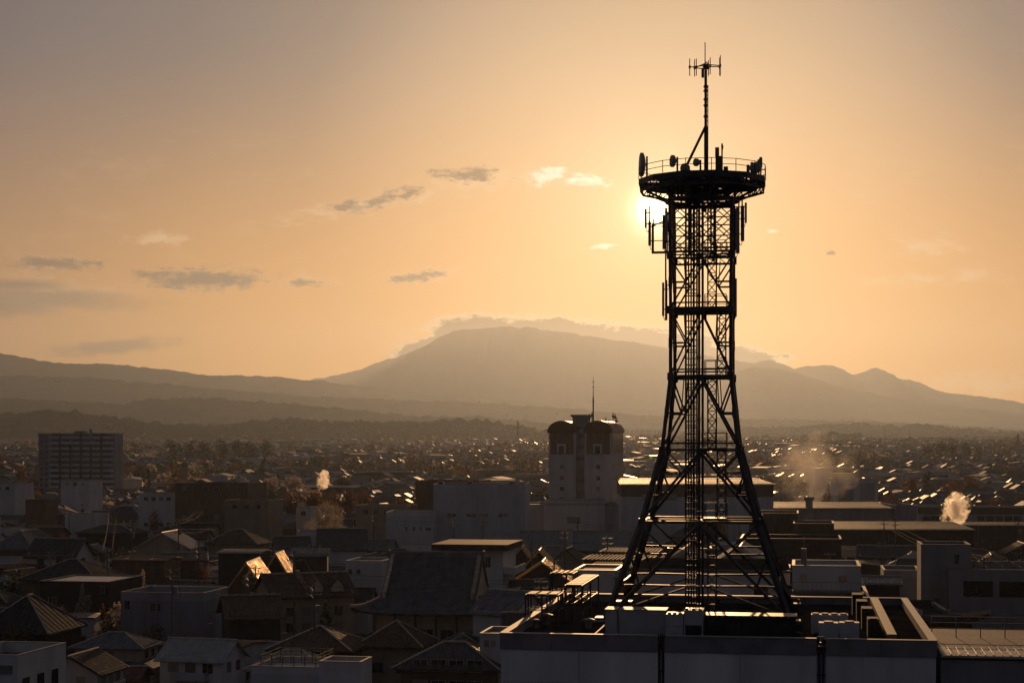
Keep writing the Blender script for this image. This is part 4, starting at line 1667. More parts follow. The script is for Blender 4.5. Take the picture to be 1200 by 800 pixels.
# ------------------------------------------------------------ temple
def irimoya(name, label, cat, px0, px1, rpx0, rpx1, yr, ye, d_e, dep, wall='w_cream', rm='r_tile_dark', yaw=GY, rows_n=14):
    """hipped-and-gabled tile roof with sagging slopes and lifted corners"""
    t, w, _ = site(name, label, cat, px0, px1, d_e, dep, yaw, yr)
    zr, ze = zat(yr, d_e + dep / 2) - 1.0, zat(ye, d_e) + .2
    a, b = w / 2, dep / 2
    ra = (rpx1 - rpx0) / FPX * (d_e + dep / 2) / 2
    tg = .62                        # the hips start this far down the slope
    mb = MB()

    def prof(t_):
        return zr - (zr - ze) * (1.0 - (1 - t_) ** 1.45)

    def half(t_):
        return ra + (0.25 if t_ < tg else .25 + (a - ra - .25) * ((t_ - tg) / (1 - tg)))
    nu = 16
    for s in (-1, 1):
        for i in range(rows_n):
            t0, t1 = i / rows_n, (i + 1) / rows_n
            for j in range(nu):
                q = []
                uv = []
                for tt, jj in ((t0, j), (t0, j + 1), (t1, j + 1), (t1, j)):
                    h = half(tt)
                    f = -1 + 2 * jj / nu
                    lift = .75 * abs(f) ** 5 * max(0, (tt - tg) / (1 - tg)) ** 1.5
                    q.append((f * h, s * b * tt, prof(tt) + lift))
                    uv.append((f * h, tt * b * 1.25))
                if s > 0:
                    q, uv = q[::-1], uv[::-1]
                mb.face(q[::-1], uv[::-1])
    nr = int(2 * a / .42)
    for s in (-1, 1):               # the rolls of the front and back slopes
        for k in range(nr):
            x = -a + 2 * a * (k + .5) / nr
            prev = None
            for i in range(rows_n * 2 + 1):
                tt = i / (rows_n * 2)
                if abs(x) > half(tt) - .05:
                    prev = None
                    continue
                fq = x / half(tt)
                lift = .75 * abs(fq) ** 5 * max(0, (tt - tg) / (1 - tg)) ** 1.5
                p = Vector((x, s * b * tt, prof(tt) + lift + .03))
                if prev is not None:
                    mb.beam(prev, p, .13, .09)
                prev = p
    ni = 6
    for s in (-1, 1):               # side hips
        for i in range(ni):
            t0, t1 = tg + (1 - tg) * i / ni, tg + (1 - tg) * (i + 1) / ni
            for j in range(12):
                q, uv = [], []
                for tt, jj in ((t0, j), (t0, j + 1), (t1, j + 1), (t1, j)):
                    f = -1 + 2 * jj / 12
                    lift = .75 * abs(f) ** 5 * max(0, (tt - tg) / (1 - tg)) ** 1.5
                    q.append((s * half(tt), f * b * tt, prof(tt) + lift))
                    uv.append((f * b * tt, tt * 9))
                if s < 0:
                    q, uv = q[::-1], uv[::-1]
                mb.face(q[::-1], uv[::-1])
    roof = mb.build('roof', M[rm], t, smooth=False)
    # underside and eave edge
    mb = MB()
    n = 16
    edge = []
    for j in range(n + 1):
        f = -1 + 2 * j / n
        edge.append((f * a, -b, prof(1) + .75 * abs(f) ** 5))
    for j in range(1, n + 1):
        f = -1 + 2 * j / n
        edge.append((a, f * b, prof(1) + .75 * abs(f) ** 5))
    for j in range(1, n + 1):
        f = 1 - 2 * j / n
        edge.append((f * a, b, prof(1) + .75 * abs(f) ** 5))
    for j in range(1, n):
        f = 1 - 2 * j / n
        edge.append((-a, f * b, prof(1) + .75 * abs(f) ** 5))
    ne = len(edge)
    for k in range(ne):
        p, q = edge[k], edge[(k + 1) % ne]
        mb.face([p, (p[0], p[1], p[2] - .28), (q[0], q[1], q[2] - .28), q])
        pi, qi = (p[0] * .72, p[1] * .72, ze + .35), (q[0] * .72, q[1] * .72, ze + .35)
        mb.face([(p[0], p[1], p[2] - .28), pi, qi, (q[0], q[1], q[2] - .28)])
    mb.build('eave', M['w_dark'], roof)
    mb = MB()
    for s in (-1, 1):               # gable triangles
        x = s * (ra - .05)
        zb = prof(tg)
        mb.mesh([(x, -b * tg * .93, zb + .1), (x, b * tg * .93, zb + .1), (x, 0, zr - .3), (x - s * .2, -b * tg * .93, zb + .1), (x - s * .2, b * tg * .93, zb + .1), (x - s * .2, 0, zr - .3)], [(0, 1, 2), (5, 4, 3), (0, 3, 4, 1), (1, 4, 5, 2), (2, 5, 3, 0)])
    mb.build('gable_panel', M['w_cream'], t)
    mb = MB()                       # main ridge with end tiles
    mb.box(-ra - .3, ra + .3, -.28, .28, zr - .1, zr + .45)
    mb.cyl((-ra - .35, 0, zr + .5), (ra + .35, 0, zr + .5), .2, 8)
    for s in (-1, 1):
        mb.box(s * (ra + .3) - .12, s * (ra + .3) + .12, -.42, .42, zr - .25, zr + .85)
    mb.build('ridge_cap', M[rm], roof)
    for sx in (-1, 1):
        for sy in (-1, 1):
            mb = MB()
            pr = None
            for i in range(9):      # descending ridge along the verge, then out to the corner
                tt = tg * .98 * i / 8
                p = Vector((sx * (half(tt) - .5), sy * b * tt, prof(tt) + .22))
                if pr:
                    mb.beam(pr, p, .5, .6)
                pr = p
            mb.box(pr.x - .2, pr.x + .2, pr.y - .2, pr.y + .2, pr.z - .3, pr.z + .5)
            mb.build('descending_ridge', M['ridge'], roof)
            mb = MB()
            pr = None
            for i in range(8):
                tt = tg + (1 - tg) * i / 7
                lift = .75 * ((tt - tg) / (1 - tg)) ** 1.5
                p = Vector((sx * half(tt), sy * b * tt, prof(tt) + lift + .12))
                if pr:
                    mb.beam(pr, p, .36, .4)
                pr = p
            mb.build('corner_ridge', M['ridge'], roof)
    mb = MB()
    wx, wy = a * .74, b * .72
    mb.box(-wx, wx, -wy, wy, 0, ze + .4)
    mb.build('wall', M[wall], t)
    for k in range(6):
        mb = MB()
        x = -wx + .2 + (2 * wx - .4) * k / 5
        mb.cyl((x, -wy - .5, 0), (x, -wy - .5, ze + .2), .17, 8)
        mb.build('pillar', M['w_brown'], t)
    for k in range(5):
        x = -wx + .2 + (2 * wx - .4) * (k + .5) / 5
        win(t, 'f', 2 * wx, 2 * wy, x, .8, 2 * wx / 5 * .62, max(1.2, ze - 3), name='sliding_screen')
    return t


irimoya('temple', 'big temple hall with a tall sweeping dark tiled roof, left of the foreground block', 'temple', 408, 582, 449, 557, 643, 721, 219, 17, wall='w_cream', rm='r_temple')
irimoya('temple_gate', 'small hall with curved dark tiled eaves, behind the right end of the foreground block', 'temple', 1048, 1166, 1084, 1124, 699, 729, 186, 12, wall='w_brown', yaw=R(14))

# ------------------------------------------------------------ the two landmarks
t, w, dp = site('office_tower', 'tall pale office tower with twin barrel-vaulted tops and a slot between them', 'building', 640, 714, 500, 20, R(-17), 487)
w, dp = 19.3, 14.5
zt = zat(526, 500)
zsp = zat(507, 500)
mb = MB()
vs = 7.9   # width of each half
for s in (-1, 1):
    x0, x1 = (-w / 2, -w / 2 + 8.3) if s < 0 else (w / 2 - 8.3, w / 2)
    mb.box(x0, x1, -dp / 2, dp / 2, 0, zsp)
mb.box(-w / 2 + 8.3, w / 2 - 8.3, -dp / 2 + 2.5, dp / 2 - 1, 0, zsp + 1.2)
mb.build('wall', M['w_pale'], t)
for s in (-1, 1):
    xc = s * (w / 2 - 4.15)
    mb = MB()
    n = 16
    r, rise = 4.5, 3.6
    for layer in (0,):
        pts = []
        for k in range(n + 1):
            a = math.pi * k / n
            pts.append((xc - r * math.cos(a), zsp + .05 + rise * math.sin(a)))
        for (xa, za), (xb, zb) in zip(pts, pts[1:]):
            mb.face([(xa, -dp / 2 - .5, za), (xb, -dp / 2 - .5, zb), (xb, dp / 2 + .5, zb), (xa, dp / 2 + .5, za)][::-1], [(0, 0), (0, 1), (9, 1), (9, 0)])
        for y, sg in ((-dp / 2 - .5, 1), (dp / 2 + .5, -1)):
            f = [(xa, y, za) for xa, za in pts]
            mb.face(f[::-1] if sg > 0 else f)
    mb.face([(xc - r, -dp / 2 - .5, zsp + .05), (xc + r, -dp / 2 - .5, zsp + .05), (xc + r, dp / 2 + .5, zsp + .05), (xc - r, dp / 2 + .5, zsp + .05)][::-1])
    v = mb.build('vault_roof', M['r_metal_red'], t, smooth=False)
    v['label'] = 'rust brown barrel vault'
    mb = MB()      # dark top-storey bay
    zb0 = zat(532, 500)
    for q in ((xc - 3.5, xc + 3.5, -dp / 2 - .12, -dp / 2 - .003),):
        mb.box(*q, zb0, zsp + .02)
    b_ = mb.build('loggia', M['w_brown'], t)
    mb = MB()
    mb.box(xc - 1.5, xc + 1.2, -dp / 2 - .22, -dp / 2 - .123, zb0 + .2, zb0 + 3.1)
    mb.build('balcony_door', M['w_pale'], b_)
    mb = MB()
    mb.box(xc - .9, xc + .6, -dp / 2 - .26, -dp / 2 - .223, zb0 + .2, zb0 + 2.4)
    mb.build('door_glass', M['glass'], b_)
    for yb in (551, 564, 577, 590, 603):
        win(t, 'f', w, dp, xc, zat(yb, 500) + .4, 1.1, 1.2)
for yb in (551, 564, 577, 590, 603):
    mb = MB()
    mb.box(w / 2 + .003, w / 2 + .05, -dp / 2 + .9, dp / 2 - .9, zat(yb, 500) + .3, zat(yb, 500) + 1.7)
    mb.build('window_band', M['shutter'], t)
mb = MB()
mb.box(w / 2 + .003, w / 2 + .08, -dp / 2 + .4, dp / 2 - .4, zat(530, 500), zsp - .1)
mb.build('window_band', M['glass'], t)
mb = MB()
mb.box(-w / 2 + 6.2, -w / 2 + 10.4, -dp / 2 + 4, -dp / 2 + 9, zsp + 1.2, zat(488, 505))
mb.box(-w / 2 + 5.8, -w / 2 + 10.8, -dp / 2 + 3.6, -dp / 2 + 9.4, zat(488, 505), zat(485.5, 505))
mb.build('lift_house', M['w_conc'], t)
for k in range(9):
    mb = MB()
    z = zat(605, 500) + k * 3.3
    mb.box(-w / 2 + 8.35, w / 2 - 8.35, -dp / 2 + 2.2, -dp / 2 + 2.49, z, z + 1.1)
    mb.build('stair_rail', M['w_beige'], t)
mb = MB()
mx_, my_ = 2.4, -1
mb.cyl((mx_, my_, zsp + 1.2), (mx_, my_, zat(465, 505)), .22, 8)
mb.cyl((mx_, my_, zat(465, 505)), (mx_, my_, zat(441, 505)), .13, 8, r2=.05)
for y in (447, 453, 470):
    mb.beam((mx_ - .5, my_, zat(y, 505)), (mx_ + .5, my_, zat(y, 505)), .1)
mb.build('mast', M['steel'], t)
for dx, y in ((.9, 484), (1.6, 482), (5.2, 490), (5.9, 488), (6.7, 491), (8.1, 483), (8.7, 484), (9.2, 489)):
    mb = MB()
    mb.cyl((mx_ - 2.5 + dx, 1, zsp + 1), (mx_ - 2.5 + dx, 1, zat(y, 505)), .13, 6)
    mb.box(mx_ - 2.8 + dx, mx_ - 2.2 + dx, .8, 1.2, zat(y + 6, 505), zat(y + 3, 505))
    mb.build('antenna', M['steel'], t)

t, w, dp = site('apartment_block', 'dark nine-storey apartment slab with balcony rows standing alone in the haze on the left', 'building', 43, 136, 900, 13, R(-6.5), 507)
zt = zat(507.5, 900)
mb = MB()
mb.box(-w / 2, w / 2, -dp / 2, dp / 2, 0, zt)
mb.build('wall', M['w_conc'], t)
fl = 2.88
for k in range(12):
    z = zt - (k + 1) * fl + .2
    mb = MB()
    mb.box(-w / 2 + 6.5, w / 2 - .1, -dp / 2 - 1.4, -dp / 2 - .003, z - .25, z - .05)
    mb.box(-w / 2 + 6.5, w / 2 - .1, -dp / 2 - 1.4, -dp / 2 - 1.28, z - .05, z + 1.0)
    mb.build('balcony', M['w_white'], t)
    for j in range(6):
        mb = MB()
        x = -w / 2 + 7.2 + j * (w - 8) / 6
        mb.box(x, x + 4.4, -dp / 2 - .06, -dp / 2 - .004, z, z + 2.0)
        mb.build('window', M['glass'], t)
    for x in (-w / 2 + 1.2, -w / 2 + 3.8):
        mb = MB()
        mb.box(x, x + 1.3, -dp / 2 - .05, -dp / 2 - .003, z + .7, z + 1.9)
        mb.build('window', M['glass'], t)
for j in range(5):
    mb = MB()
    x = -w / 2 + 6.7 + (j + .95) * (w - 8) / 6
    mb.box(x, x + .9, -dp / 2 - 1.75, -dp / 2 - 1.42, 0, zt - (2 * fl if j % 2 else 0))
    mb.build('pier', M['w_dark'], t)
mb = MB()
mb.box(-3, 2.5, -2, 2, zt, zt + 1.2)
mb.box(5, 6, -1, 1, zt, zt + 2.2)
mb.build('lift_house', M['w_conc'], t)
# ------------------------------------------------------------ works, halls and blocks in the middle distance
t, w, dp, zt = block('warehouse', 'large plain pale box building with four small window pairs, left of the twin-vaulted tower', 'warehouse', 507.5, 615.5, 567.5, 400, 26, 'w_pale', [('f', x, 605, 4.2, 3.6) for x in (526.5, 532, 549.5, 555, 564.5, 570, 587, 592.5)], ph=.5, yaw=R(-3))
mb = MB()
for x in (-9.5, -2.5, 7.5):
    mb.obox((x, -8), 0, 1.2, 1.0, zt - .5, zt + .7)
mb.build('roof_hatch', M['steel'], t)
t, w, dp, zt = block('annex', 'low pale annex with dark slits against the left side of the plain box building', 'building', 452, 508, 600, 392, 14, 'w_white', [('f', x, 621, 2.2, 4) for x in (476, 485, 493)] + [('f', 502, 621, 6, 3)], yaw=R(-3))
# barrel-striped hall right in front of the twin tower
t, w, dp, zt = block('factory_hall', 'pale hall with striped eaves and one grey vent, at the foot of the twin-vaulted tower', 'hall', 637, 709, 587, 452, 22, 'w_white', [('f', 672, 613, 15, 7.5)], ph=.3, yaw=R(-3), rm='r_corr')
for px0, px1, lab in ((615, 637, 'narrow pale wing left of the hall with the grey vent'), (709, 727, 'narrow pale wing right of the hall with the grey vent')):
    block('hall_wing', lab, 'building', px0, px1, 591, 454, 18, 'w_pale', ph=.3, yaw=R(-3))
for px0, px1, y in ((636.5, 709.5, 587), (615, 636, 590.5), (710, 727, 590.5)):
    pass
mb = MB()
w_ = 72.6 / FPX * 452
for k in range(36):
    x = -w_ / 2 + w_ * (k + .5) / 36
    mb.beam((x, -11.3, zt - .95), (x, -10.5, zt + .18), .17, .12)
mb.build('eave_rib', M['steel_lt'], t)
gable('shed', 'long dark low-pitched roof with a pale vertical flue before it, below the striped hall', 607, 742, 622, 644, 352, 16, 'x', 'w_dark', 'r_metal_grey', .4, R(-3), cat='shed')
t = thing('flue_pipe', 'pale square flue standing against the dark low-pitched roof below the striped hall', 'flue', W(668, 640, 350).xy.to_3d(), 0)
mb = MB()
mb.box(-.55, .55, -.4, .4, 0, zat(620, 350))
mb.build('shaft', M['r_metal_pale'], t)
mb = MB()
mb.box(-.65, .65, -.5, .5, zat(620, 350), zat(619, 350))
mb.build('cap', M['steel_lt'], t)
# big warehouse behind the tower legs
t, w, dp = site('warehouse', 'wide warehouse with a bright ribbed eave strip, seen through the legs of the lattice tower', 'warehouse', 728, 906, 430, 40, R(-2), 560)
zt = zat(567, 430)
mb = MB()
mb.box(-w / 2, w / 2, -dp / 2, dp / 2, 0, zat(582, 430))
mb.build('wall', M['w_pale'], t)
mb = MB()
mb.box(-w / 2 - .02, w / 2 + .02, -dp / 2 - .05, dp / 2, zat(582, 430) + .01, zt)
c = mb.build('cladding', M['w_brown'], t)
for px0, px1 in ((752, 762), (775, 793), (806, 814), (822, 840)):
    mb = MB()
    mb.box((px0 - 817) * .215, (px1 - 817) * .215, -dp / 2 - .12, -dp / 2 - .053, zat(586, 430), zat(579, 430))
    mb.build('window', M['shutter'], t)
mb = MB()
mb.slab((-w / 2 - .3, -dp / 2 - .6, zt - .05), (w / 2 + .3, -dp / 2 - .6, zt - .05), (w / 2 + .3, dp / 2, zt + .75), (-w / 2 - .3, dp / 2, zt + .75), .25)
for k in range(88):
    x = -w / 2 + w * k / 87
    mb.beam((x, -dp / 2 - .6, zt), (x, dp / 2, zt + .81), .16, .2)
mb.build('roof', M['r_corr'], t)
# long sheds on the right
def longshed(label, px0, px1, ytop, yeave, ybot, d, dep, wall, yaw=R(-2), ribs=60, stub=None, rm='r_corr'):
    t, w, dp = site('factory_shed', label, 'shed', px0, px1, d, dep, yaw, ytop, group='long metal roofed sheds on the right')
    ze = zat(yeave, d)
    zr = zat(ytop, d + dep)
    mb = MB()
    mb.box(-w / 2, w / 2, -dp / 2, dp / 2, 0, ze - .2)
    mb.build('wall', M[wall], t)
    mb = MB()
    mb.slab((-w / 2 - .3, -dp / 2 - .5, ze), (w / 2 + .3, -dp / 2 - .5, ze), (w / 2 + .3, dp / 2, zr), (-w / 2 - .3, dp / 2, zr), .2)
    for k in range(ribs):
        x = -w / 2 + w * (k + .5) / ribs
        mb.beam((x, -dp / 2 - .5, ze + .04), (x, dp / 2, zr + .06), .16, .16)
    mb.build('roof', M[rm], t)
    return t, w, dp, ze


t, w, dp, ze = longshed('long blue-grey shed with bright roof strip and stub chimney, right of the tower', 906, 1050, 588, 595, 622, 480, 30, 'w_conc')
mb = MB()
x = (949.5 - 978) * .24
mb.box(x - .9, x + .9, -dp / 2 + 1, -dp / 2 + 3, ze - 6, zat(586, 480))
mb.box(x - 1.3, x + 1.3, -dp / 2 + .8, -dp / 2 + 3.2, zat(586, 480), zat(582, 480))
mb.build('chimney', M['w_conc'], t)
block('hall_end', 'square blank end block at the right end of the shed with the stub chimney', 'building', 1050, 1074, 592, 476, 24, 'w_conc', yaw=R(-2))
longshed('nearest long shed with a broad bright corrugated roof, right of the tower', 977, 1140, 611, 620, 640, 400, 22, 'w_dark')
t, w, dp, zt = block('school_building', 'long low building with rows of dark windows and a brown fascia at the right edge', 'building', 1076, 1320, 594, 520, 14, 'w_pale', yaw=R(-2), ph=1.6)
mb = MB()
mb.box(-w / 2, w / 2, -dp / 2 - .08, -dp / 2 - .003, zt - 2.2, zt - .1)
mb.build('fascia', M['w_brown'], t)
for r_ in (0, 1):
    for k in range(22):
        mb = MB()
        x = -w / 2 + 1.6 + k * 2.75
        if k % 6 == 5:
            continue
        mb.box(x, x + 2.3, -dp / 2 - .06, -dp / 2 - .003, zt - 4.4 - r_ * 3.4, zt - 2.7 - r_ * 3.4)
        mb.build('window', M['glass'], t)
longshed('thin low shed roof running to the right edge below the long windowed building', 1122, 1300, 611.5, 615, 622, 470, 12, 'w_dark', ribs=70)
t, w, dp, zt = block('office_block', 'hazy pale concrete block with a rooftop box, behind the shed with the stub chimney', 'building', 981, 1029, 561, 640, 16, 'w_pale', yaw=R(-2))
mb = MB()
mb.box(-w / 2, -w / 2 + 6.5, -4, 4, zt - .6, zt + 2.0)
mb.build('roof_house', M['w_beige'], t)
for x in (-4.2, 3.6):
    mb = MB()
    mb.box(x - 2.8, x + 2.8, -dp / 2 - .05, -dp / 2 - .003, zt - 9, zt - 1.6)
    mb.build('panel', M['w_conc'], t)
block('office_block', 'fainter hazy block half lost in the smoke left of the block with the rooftop box', 'building', 953, 970, 549, 760, 14, 'w_pale', yaw=R(-2))
# dark bulks between tower and sheds
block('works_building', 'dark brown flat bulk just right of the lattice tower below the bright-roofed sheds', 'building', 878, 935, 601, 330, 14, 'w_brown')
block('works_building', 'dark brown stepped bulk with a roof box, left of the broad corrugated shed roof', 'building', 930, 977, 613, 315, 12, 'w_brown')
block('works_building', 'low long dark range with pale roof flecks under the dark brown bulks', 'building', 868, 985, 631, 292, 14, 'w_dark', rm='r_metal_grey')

# ------------------------------------------------------------ right foreground neighbours
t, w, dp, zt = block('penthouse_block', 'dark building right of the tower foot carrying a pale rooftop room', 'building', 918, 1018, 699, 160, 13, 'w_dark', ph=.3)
t2, w2, dp2, zt2 = block('rooftop_room', 'pale rooftop room with small windows, on the dark building right of the tower', 'building', 929, 1008, 663, 164, 8.5, 'w_white', [('f', 942, 679, 5, 6), ('f', 987, 681, 8, 7)], ph=.32, rm='r_flat_pale')
mb = MB()
mb.box(-w2 / 2, w2 / 2, -dp2 / 2 - 1.1, -dp2 / 2 - .02, zat(693, 164), zat(691, 164))
for x in [-w2 / 2 + .05 + k * (w2 - .1) / 7 for k in range(8)]:
    mb.beam((x, -dp2 / 2 - 1.05, zat(691, 164)), (x, -dp2 / 2 - 1.05, zat(681, 164)), .04)
mb.beam((-w2 / 2, -dp2 / 2 - 1.05, zat(681, 164)), (w2 / 2, -dp2 / 2 - 1.05, zat(681, 164)), .05)
mb.build('balcony', M['steel_lt'], t2)
mb = MB()
x = -w2 / 2 + 1.1
mb.cyl((x, -1, zt2 - .4), (x, -1, zt2 + 1.5), .28, 10)
mb.cyl((x, -1, zt2 + 1.5), (x, -1, zt2 + 2.6), .06, 8)
mb.build('roof_tank', M['steel_lt'], t2)
t, w, dp, zt = block('stair_tower', 'tall blank dark concrete stair tower with a sunlit left edge, on the right', 'building', 1080, 1137, 638, 200, 7, 'w_conc', [('f', 1121, 660, 5, 11)], ph=.25)
t, w, dp, zt = block('factory_office', 'flat concrete building with wide black window bands, right of the blank stair tower', 'building', 1115, 1300, 668, 196, 15, 'w_conc', ph=.7)
for k in range(4):
    mb = MB()
    x = -w / 2 + 1.6 + k * 4.0
    mb.box(x, x + 3.3, -dp / 2 - .06, -dp / 2 - .003, zt - 3.1, zt - 1.3)
    mb.build('window', M['glass'], t)
for k in range(9):
    mb = MB()
    x = -w / 2 + 1.7 + k * 1.9
    mb.box(x, x + 1.4, -dp / 2 - .06, -dp / 2 - .003, zt - 5.3, zt - 4.9)
    mb.build('window', M['shutter'], t)
for k, (px, d) in enumerate(((1140, 200), (1160, 203), (1180, 201))):
    g = thing('roof_frame', ['leftmost tilted steel frame lying on the concrete roof right of the stair tower', 'middle tilted steel frame lying on the concrete roof right of the stair tower', 'rightmost tilted steel frame lying on the concrete roof right of the stair tower'][k], 'frame', W(px, 666, d), R(-20), 'tilted steel frames')
    mb = MB()
    for y in (0, 1.2):
        mb.beam((0, y, .9), (2.2, y, -.1), .1)
    for x in (0, .7, 1.4, 2.2):
        mb.beam((x, 0, .9 - x * .45), (x, 1.2, .9 - x * .45), .08)
    mb.beam((0, 0, .9), (0, 0, -.5), .08)
    mb.beam((0, 1.2, .9), (0, 1.2, -.5), .08)
    mb.build('frame', M['steel_lt'], g)
# white hall with a rim light and saw-tooth gables behind the tower legs
t, w, dp, zt = block('white_hall', 'long pale hall with bright eave line and one black door, behind the tower', 'hall', 742, 924, 668, 176, 10, 'w_white', ph=.18, rm='r_flat')
mb = MB()
mb.slab((-w / 2 - .2, -dp / 2 - .35, zt + .0), (w / 2 + .2, -dp / 2 - .35, zt + .0), (w / 2 - .4, dp / 2, zt + .62), (-w / 2 + .6, dp / 2, zt + .62), .14)
mb.build('metal_roof', M['r_black'], t)
mb = MB()
mb.cyl((-w / 2 - .25, -dp / 2 - .42, zt + .02), (w / 2 + .25, -dp / 2 - .42, zt + .02), .1, 8)
mb.build('gutter', M['steel_lt'], t)
mb = MB()
mb.box(w / 2 - 3.6, w / 2 - 2.2, -dp / 2 - .05, -dp / 2 - .003, zat(700, 176) - 1, zat(686, 176))
mb.build('door', M['dark'], t)
for px0, px1, yr, lab in ((768, 831, 645, 'left gable of the saw-tooth pair showing above the pale hall'), (829, 906, 641, 'right and taller gable of the saw-tooth pair showing above the pale hall')):
    gable('gabled_hall', lab, px0, px1, yr, 662, 205, 14, 'y', 'w_conc', 'r_metal_pale', .35, cat='hall', t_=.3, group='saw-tooth gables')
for k, (px0, px1, yt, ye, d) in enumerate(((704, 770, 642, 646, 262), (684, 762, 650, 655, 248), (690, 742, 659, 664, 236), (742, 800, 651, 655, 255))):
    longshed(['farthest thin bright shed roof left of the lattice tower leg', 'second thin bright shed roof left of the lattice tower leg', 'nearest thin bright shed roof left of the lattice tower leg', 'short bright shed roof seen between the tower leg and its ladder'][k], px0, px1, yt, ye, 680, d, 9, 'w_dark', GY, 16, rm='r_dull')
block('white_cottage', 'low pale flat-roofed block with a coping, between the long gantry and the left tower leg', 'building', 672, 722, 668, 185, 9, 'w_white', ph=.2)
gable('brown_shed', 'small brown shed with a ribbed bright roof at the left tower leg', 718, 742, 671, 676, 172, 4, 'x', 'w_brown', 'r_corr', .2, cat='shed')
# right middle ground
gable('shed', 'dark low shed with a grey roof strip, between rooftop room and stair tower', 1010, 1058, 675, 684, 200, 8, 'x', 'w_dark', 'r_metal_grey', .4, cat='shed')
block('dark_house', 'small dark flat-roofed house just left of the blank stair tower', 'house', 1036, 1078, 668, 225, 9, 'w_conc')
gable('shed', 'dark shed with a pale seamed roof, up behind the shed beside the stair tower', 1045, 1078, 664, 671, 245, 8, 'x', 'w_dark', 'r_metal_pale', .4, cat='shed')

# ------------------------------------------------------------ left foreground
t, w, dp, zt = block('flat_block', 'white flat-roofed block with a deep parapet at the bottom left corner', 'building', -60, 23, 767, 157, 10.5, 'w_white', ph=1.0)
mb = MB()
mb.box(-1.5, w / 2 - .5, -dp / 2 - .12, -dp / 2 - .004, zt - 1.7, zt - .9)
mb.build('vent', M['steel_lt'], t)
for k in range(3):
    mb = MB()
    mb.box(w / 2 + .003, w / 2 + .07, -dp / 2 + 1 + k * 3.1, -dp / 2 + 2.4 + k * 3.1, zt - 5, zt - 2.2)
    mb.build('window', M['glass'], t)
t, w, dp, zt = block('flat_house', 'dark-walled house under a pale flat roof near the left edge', 'house', 44, 130, 681, 254, 13, 'w_dark', [('f', 60, 712, 9, 12), ('f', 122, 694, 5, 8)], ph=.12, rm='r_flat_pale')
t, w, dp, zt = block('terrace_house', 'grey two-storey block with a parapet and a corner balcony holding air units, lower left', 'house', 139, 241, 694, 233, 10, 'w_conc', [('f', 147, 714, 6, 10), ('f', 179, 716, 6, 10), ('f', 186, 716, 4, 9)], ph=.9)
t2, w2, dp2, zt2 = block('balcony_wing', 'grey balcony wing on the right end of the two-storey block with the parapet', 'house', 241, 262, 716, 235, 7, 'w_pale', ph=.9)
for k, px in enumerate((237, 255)):
    a = thing('air_conditioner', ['white outdoor air unit on the balcony wing, left one of two', 'white outdoor air unit on the balcony wing, right one of two'][k], 'air conditioner', W(px + 8, 722, 238), GY)
    a.location.z = zt2 - .9
    mb = MB()
    mb.box(-.5, .5, 0, .4, .02, .95)
    mb.build('casing', M['ac'], a)
    mb = MB()
    mb.cyl((-.12, -.03, .48), (-.12, 0, .48), .3, 14)
    mb.build('fan_guard', M['dark'], a)
hip('house', 'dark hip-roofed house at the left edge above the corner block', -40, 60, 697, 738, 212, 12, 'w_dark', 'r_tile_dark', wins=('f', (2.4,), 3))
hip('house', 'broad dark hip-roofed house with a bright hip line, left of the pale flat roof', 16, 118, 655, 678, 282, 13, 'w_brown', 'r_tile_dark', wins=('f', (2.2,), 3))
gable('barn', 'long barn with a brown corrugated front and thin bright ridge, left of the golden roofs', 126, 196, 652, 656, 305, 9, 'x', 'w_brown', 'r_metal_red', .4, cat='barn', wins=('f', (1.6,), 4, 1.6, 1.0))
gable('house', 'brown gabled house with bright white sheet roof on one slope, behind the barn', 154, 224, 624, 641, 345, 13, 'y', 'w_beige', 'r_metal_pale', .7, yaw=R(-4))
gable('house', 'low tiled house stepping up to the right behind the long barn', 190, 245, 647, 656, 318, 10, 'x', 'w_brown', 'r_tile_brown', .5, yaw=R(12))
for k, (px0, px1, yr, ye, d, lab) in enumerate(((262, 314, 659.5, 690, 243, 'steep brown gabled house with the larger golden sunlit roof slope'), (302, 343, 649, 677, 262, 'steep dark gabled house with the narrower golden roof slope behind its twin'))):
    gable('house', lab, px0, px1, yr, ye, d, 13 if k == 0 else 9, 'y', 'w_brown' if k == 0 else 'w_dark', 'r_gold', .5, yaw=R(-1), wins=('f', (2.0,), 2), group='golden roofed twins')
t, w, dp, ze, zr = gable('house', 'brown house with two small dormers on a long ridge, left of the temple', 316, 424, 671, 697, 240, 11, 'x', 'w_beige', 'r_tile_brown', .6, yaw=R(24), wins=('fr', (2.2, 4.4), 4, 1.3, 1.3))
for x in (.5, 3.6):
    mb = MB()
    zf = (ze + zr) / 2 - .3
    y0 = -dp / 2 * .9
    mb.slab((x - 1.1, y0 - .2, zf), (x - 1.1, 0, zf), (x, 0, zf + 1.3), (x, y0 - .2, zf + 1.3), .12)
    mb.slab((x + 1.1, 0, zf), (x + 1.1, y0 - .2, zf), (x, y0 - .2, zf + 1.3), (x, 0, zf + 1.3), .12)
    dm = mb.build('dormer', M['r_tile_brown'], t)
    mb = MB()
    mb.mesh([(x - .9, y0, zf - .7), (x + .9, y0, zf - .7), (x + .9, y0, zf + .1), (x, y0, zf + 1.15), (x - .9, y0, zf + .1), (x - .9, 0, zf - .7), (x + .9, 0, zf - .7), (x + .9, 0, zf + .1), (x, 0, zf + 1.15), (x - .9, 0, zf + .1)], [(0, 1, 2, 3, 4), (9, 8, 7, 6, 5), (0, 5, 6, 1), (1, 6, 7, 2), (4, 9, 5, 0)])
    mb.build('dormer_front', M['w_cream'], dm)
gable('porch_wing', 'front gable wing of the brown dormer house, facing the camera', 318, 370, 680, 697, 233, 7, 'y', 'w_beige', 'r_tile_brown', .6, yaw=R(8), wins=('f', (2.2, 4.2), 2, 1.2, 1.2))
